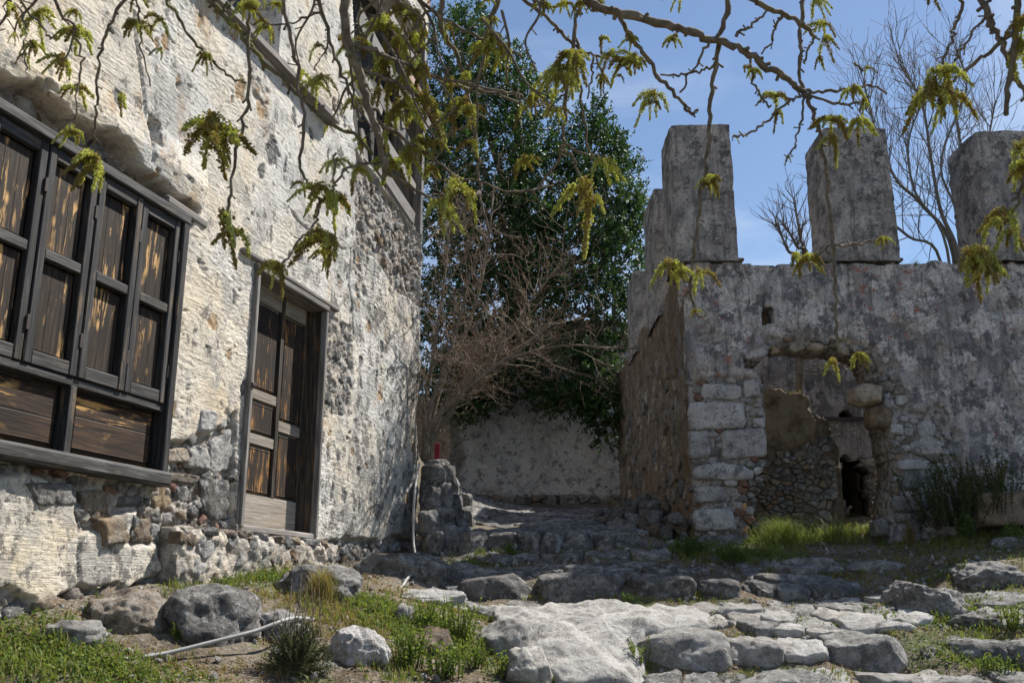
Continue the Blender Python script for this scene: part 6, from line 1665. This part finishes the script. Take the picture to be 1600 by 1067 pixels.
for me in moulds: me.materials.append(MAT['catkin'])
TS = [(20,12,1),(60,20,.7),(118,48,1.0),(95,92,1.0),(120,138,.9),(190,150,.8),(212,36,.7),(250,30,.8),(140,245,1.35),(150,258,1.0),(112,205,.8),(38,85,.45),(330,200,1.45),(345,215,1.0),(352,338,1.5),(370,360,1.1),(432,415,.8),(505,372,1.2),(510,395,.9),(415,40,.75),(495,70,.7),(500,120,.8),(488,130,.7),(500,292,1.0),(520,312,1.1),(470,285,.6),(525,250,.7),(560,262,.8),
      (600,95,1.1),(618,128,1.2),(590,140,1.0),(640,60,1.0),(650,105,1.1),(630,160,1.2),(665,150,1.0),(600,210,1.0),(640,240,1.2),(655,222,.9),(615,255,.9),(710,285,1.3),(735,300,1.1),(690,318,.9),(640,20,.9),(600,40,1.0),(570,70,.9),(700,40,.8),(760,75,.9),(775,60,.9),(720,160,1.1),(735,170,1.0),(705,185,.9),(790,75,.7),(820,250,.8),(835,150,.8),(860,170,.7),(882,105,1.0),(870,120,.8),(895,85,.9),(955,85,1.0),(975,95,1.1),(940,60,.8),(1020,145,1.0),(1015,160,.8),(985,60,.7),(915,290,1.4),(930,310,1.1),(945,250,.9),(905,5,.7),(850,5,.8),
      (1045,412,1.0),(1062,425,.8),(1092,425,.9),(1112,280,.9),(1105,285,.7),(1050,60,.6),(1245,400,1.0),(1262,402,.7),(1300,565,.75),(1340,555,.7),(1335,140,.9),(1350,155,.8),(1345,190,1.0),(1300,185,1.0),(1302,215,.8),(1210,150,.9),(1215,175,.8),(1180,110,.6),(1170,105,.5),(1285,35,.8),(1290,60,.8),(1280,90,.7),(1475,110,1.35),(1460,140,1.1),(1490,150,1.0),(1440,150,.8),(1455,-5,.8),(1275,0,.7),(1590,230,1.0),(1598,260,.9),(1572,330,1.1),(1580,360,.9),(1555,345,.8),(1530,395,1.1),(1545,420,.9),(1518,405,.7),(1598,30,1.1),(1595,70,.9),(1060,-8,.8),(1380,372,.55),(1085,485,.4),(1230,245,.35),(1148,212,.35),(1355,105,.4)]
for _ in range(15):                       # the thick of the bloom, upper left and centre
    TS.append((rg.uniform(540, 720), rg.uniform(0, 250), rg.uniform(.5, .9)))
for _ in range(18):
    TS.append((rg.uniform(0, 540), rg.uniform(-10, 110), rg.uniform(.4, .75)))
for _ in range(14):
    TS.append((rg.uniform(720, 1000), rg.uniform(-10, 150), rg.uniform(.4, .75)))
for k, (a, b, s) in enumerate(TS):
    Y = 2.55 + .55 * (1 - abs(a - 800) / 800) + rg.uniform(-.06, .06)
    if 1000 < a < 1400: Y = 3.1 + rg.uniform(-.05, .05)
    if a < 400: Y = 2.65
    P = at(a, b, Y)
    if k >= len(TS) - 47 and k - (len(TS) - 47) < len(TIPS): P = at(*TIPS[k - (len(TS) - 47)])
    s_ = s * rg.uniform(.76, .98)
    obj('flower_cluster', moulds[(k * 7 + int(a)) % 10], None, bough, Matrix.Translation(Vector(P)) @ Euler((rg.uniform(-.3, .3), rg.uniform(-.3, .3), rg.uniform(0, 6.28))).to_matrix().to_4x4() @ Matrix.Diagonal((s_ * rg.uniform(.8, 1.2), s_ * rg.uniform(.8, 1.2), s_ * rg.uniform(.8, 1.25), 1)))
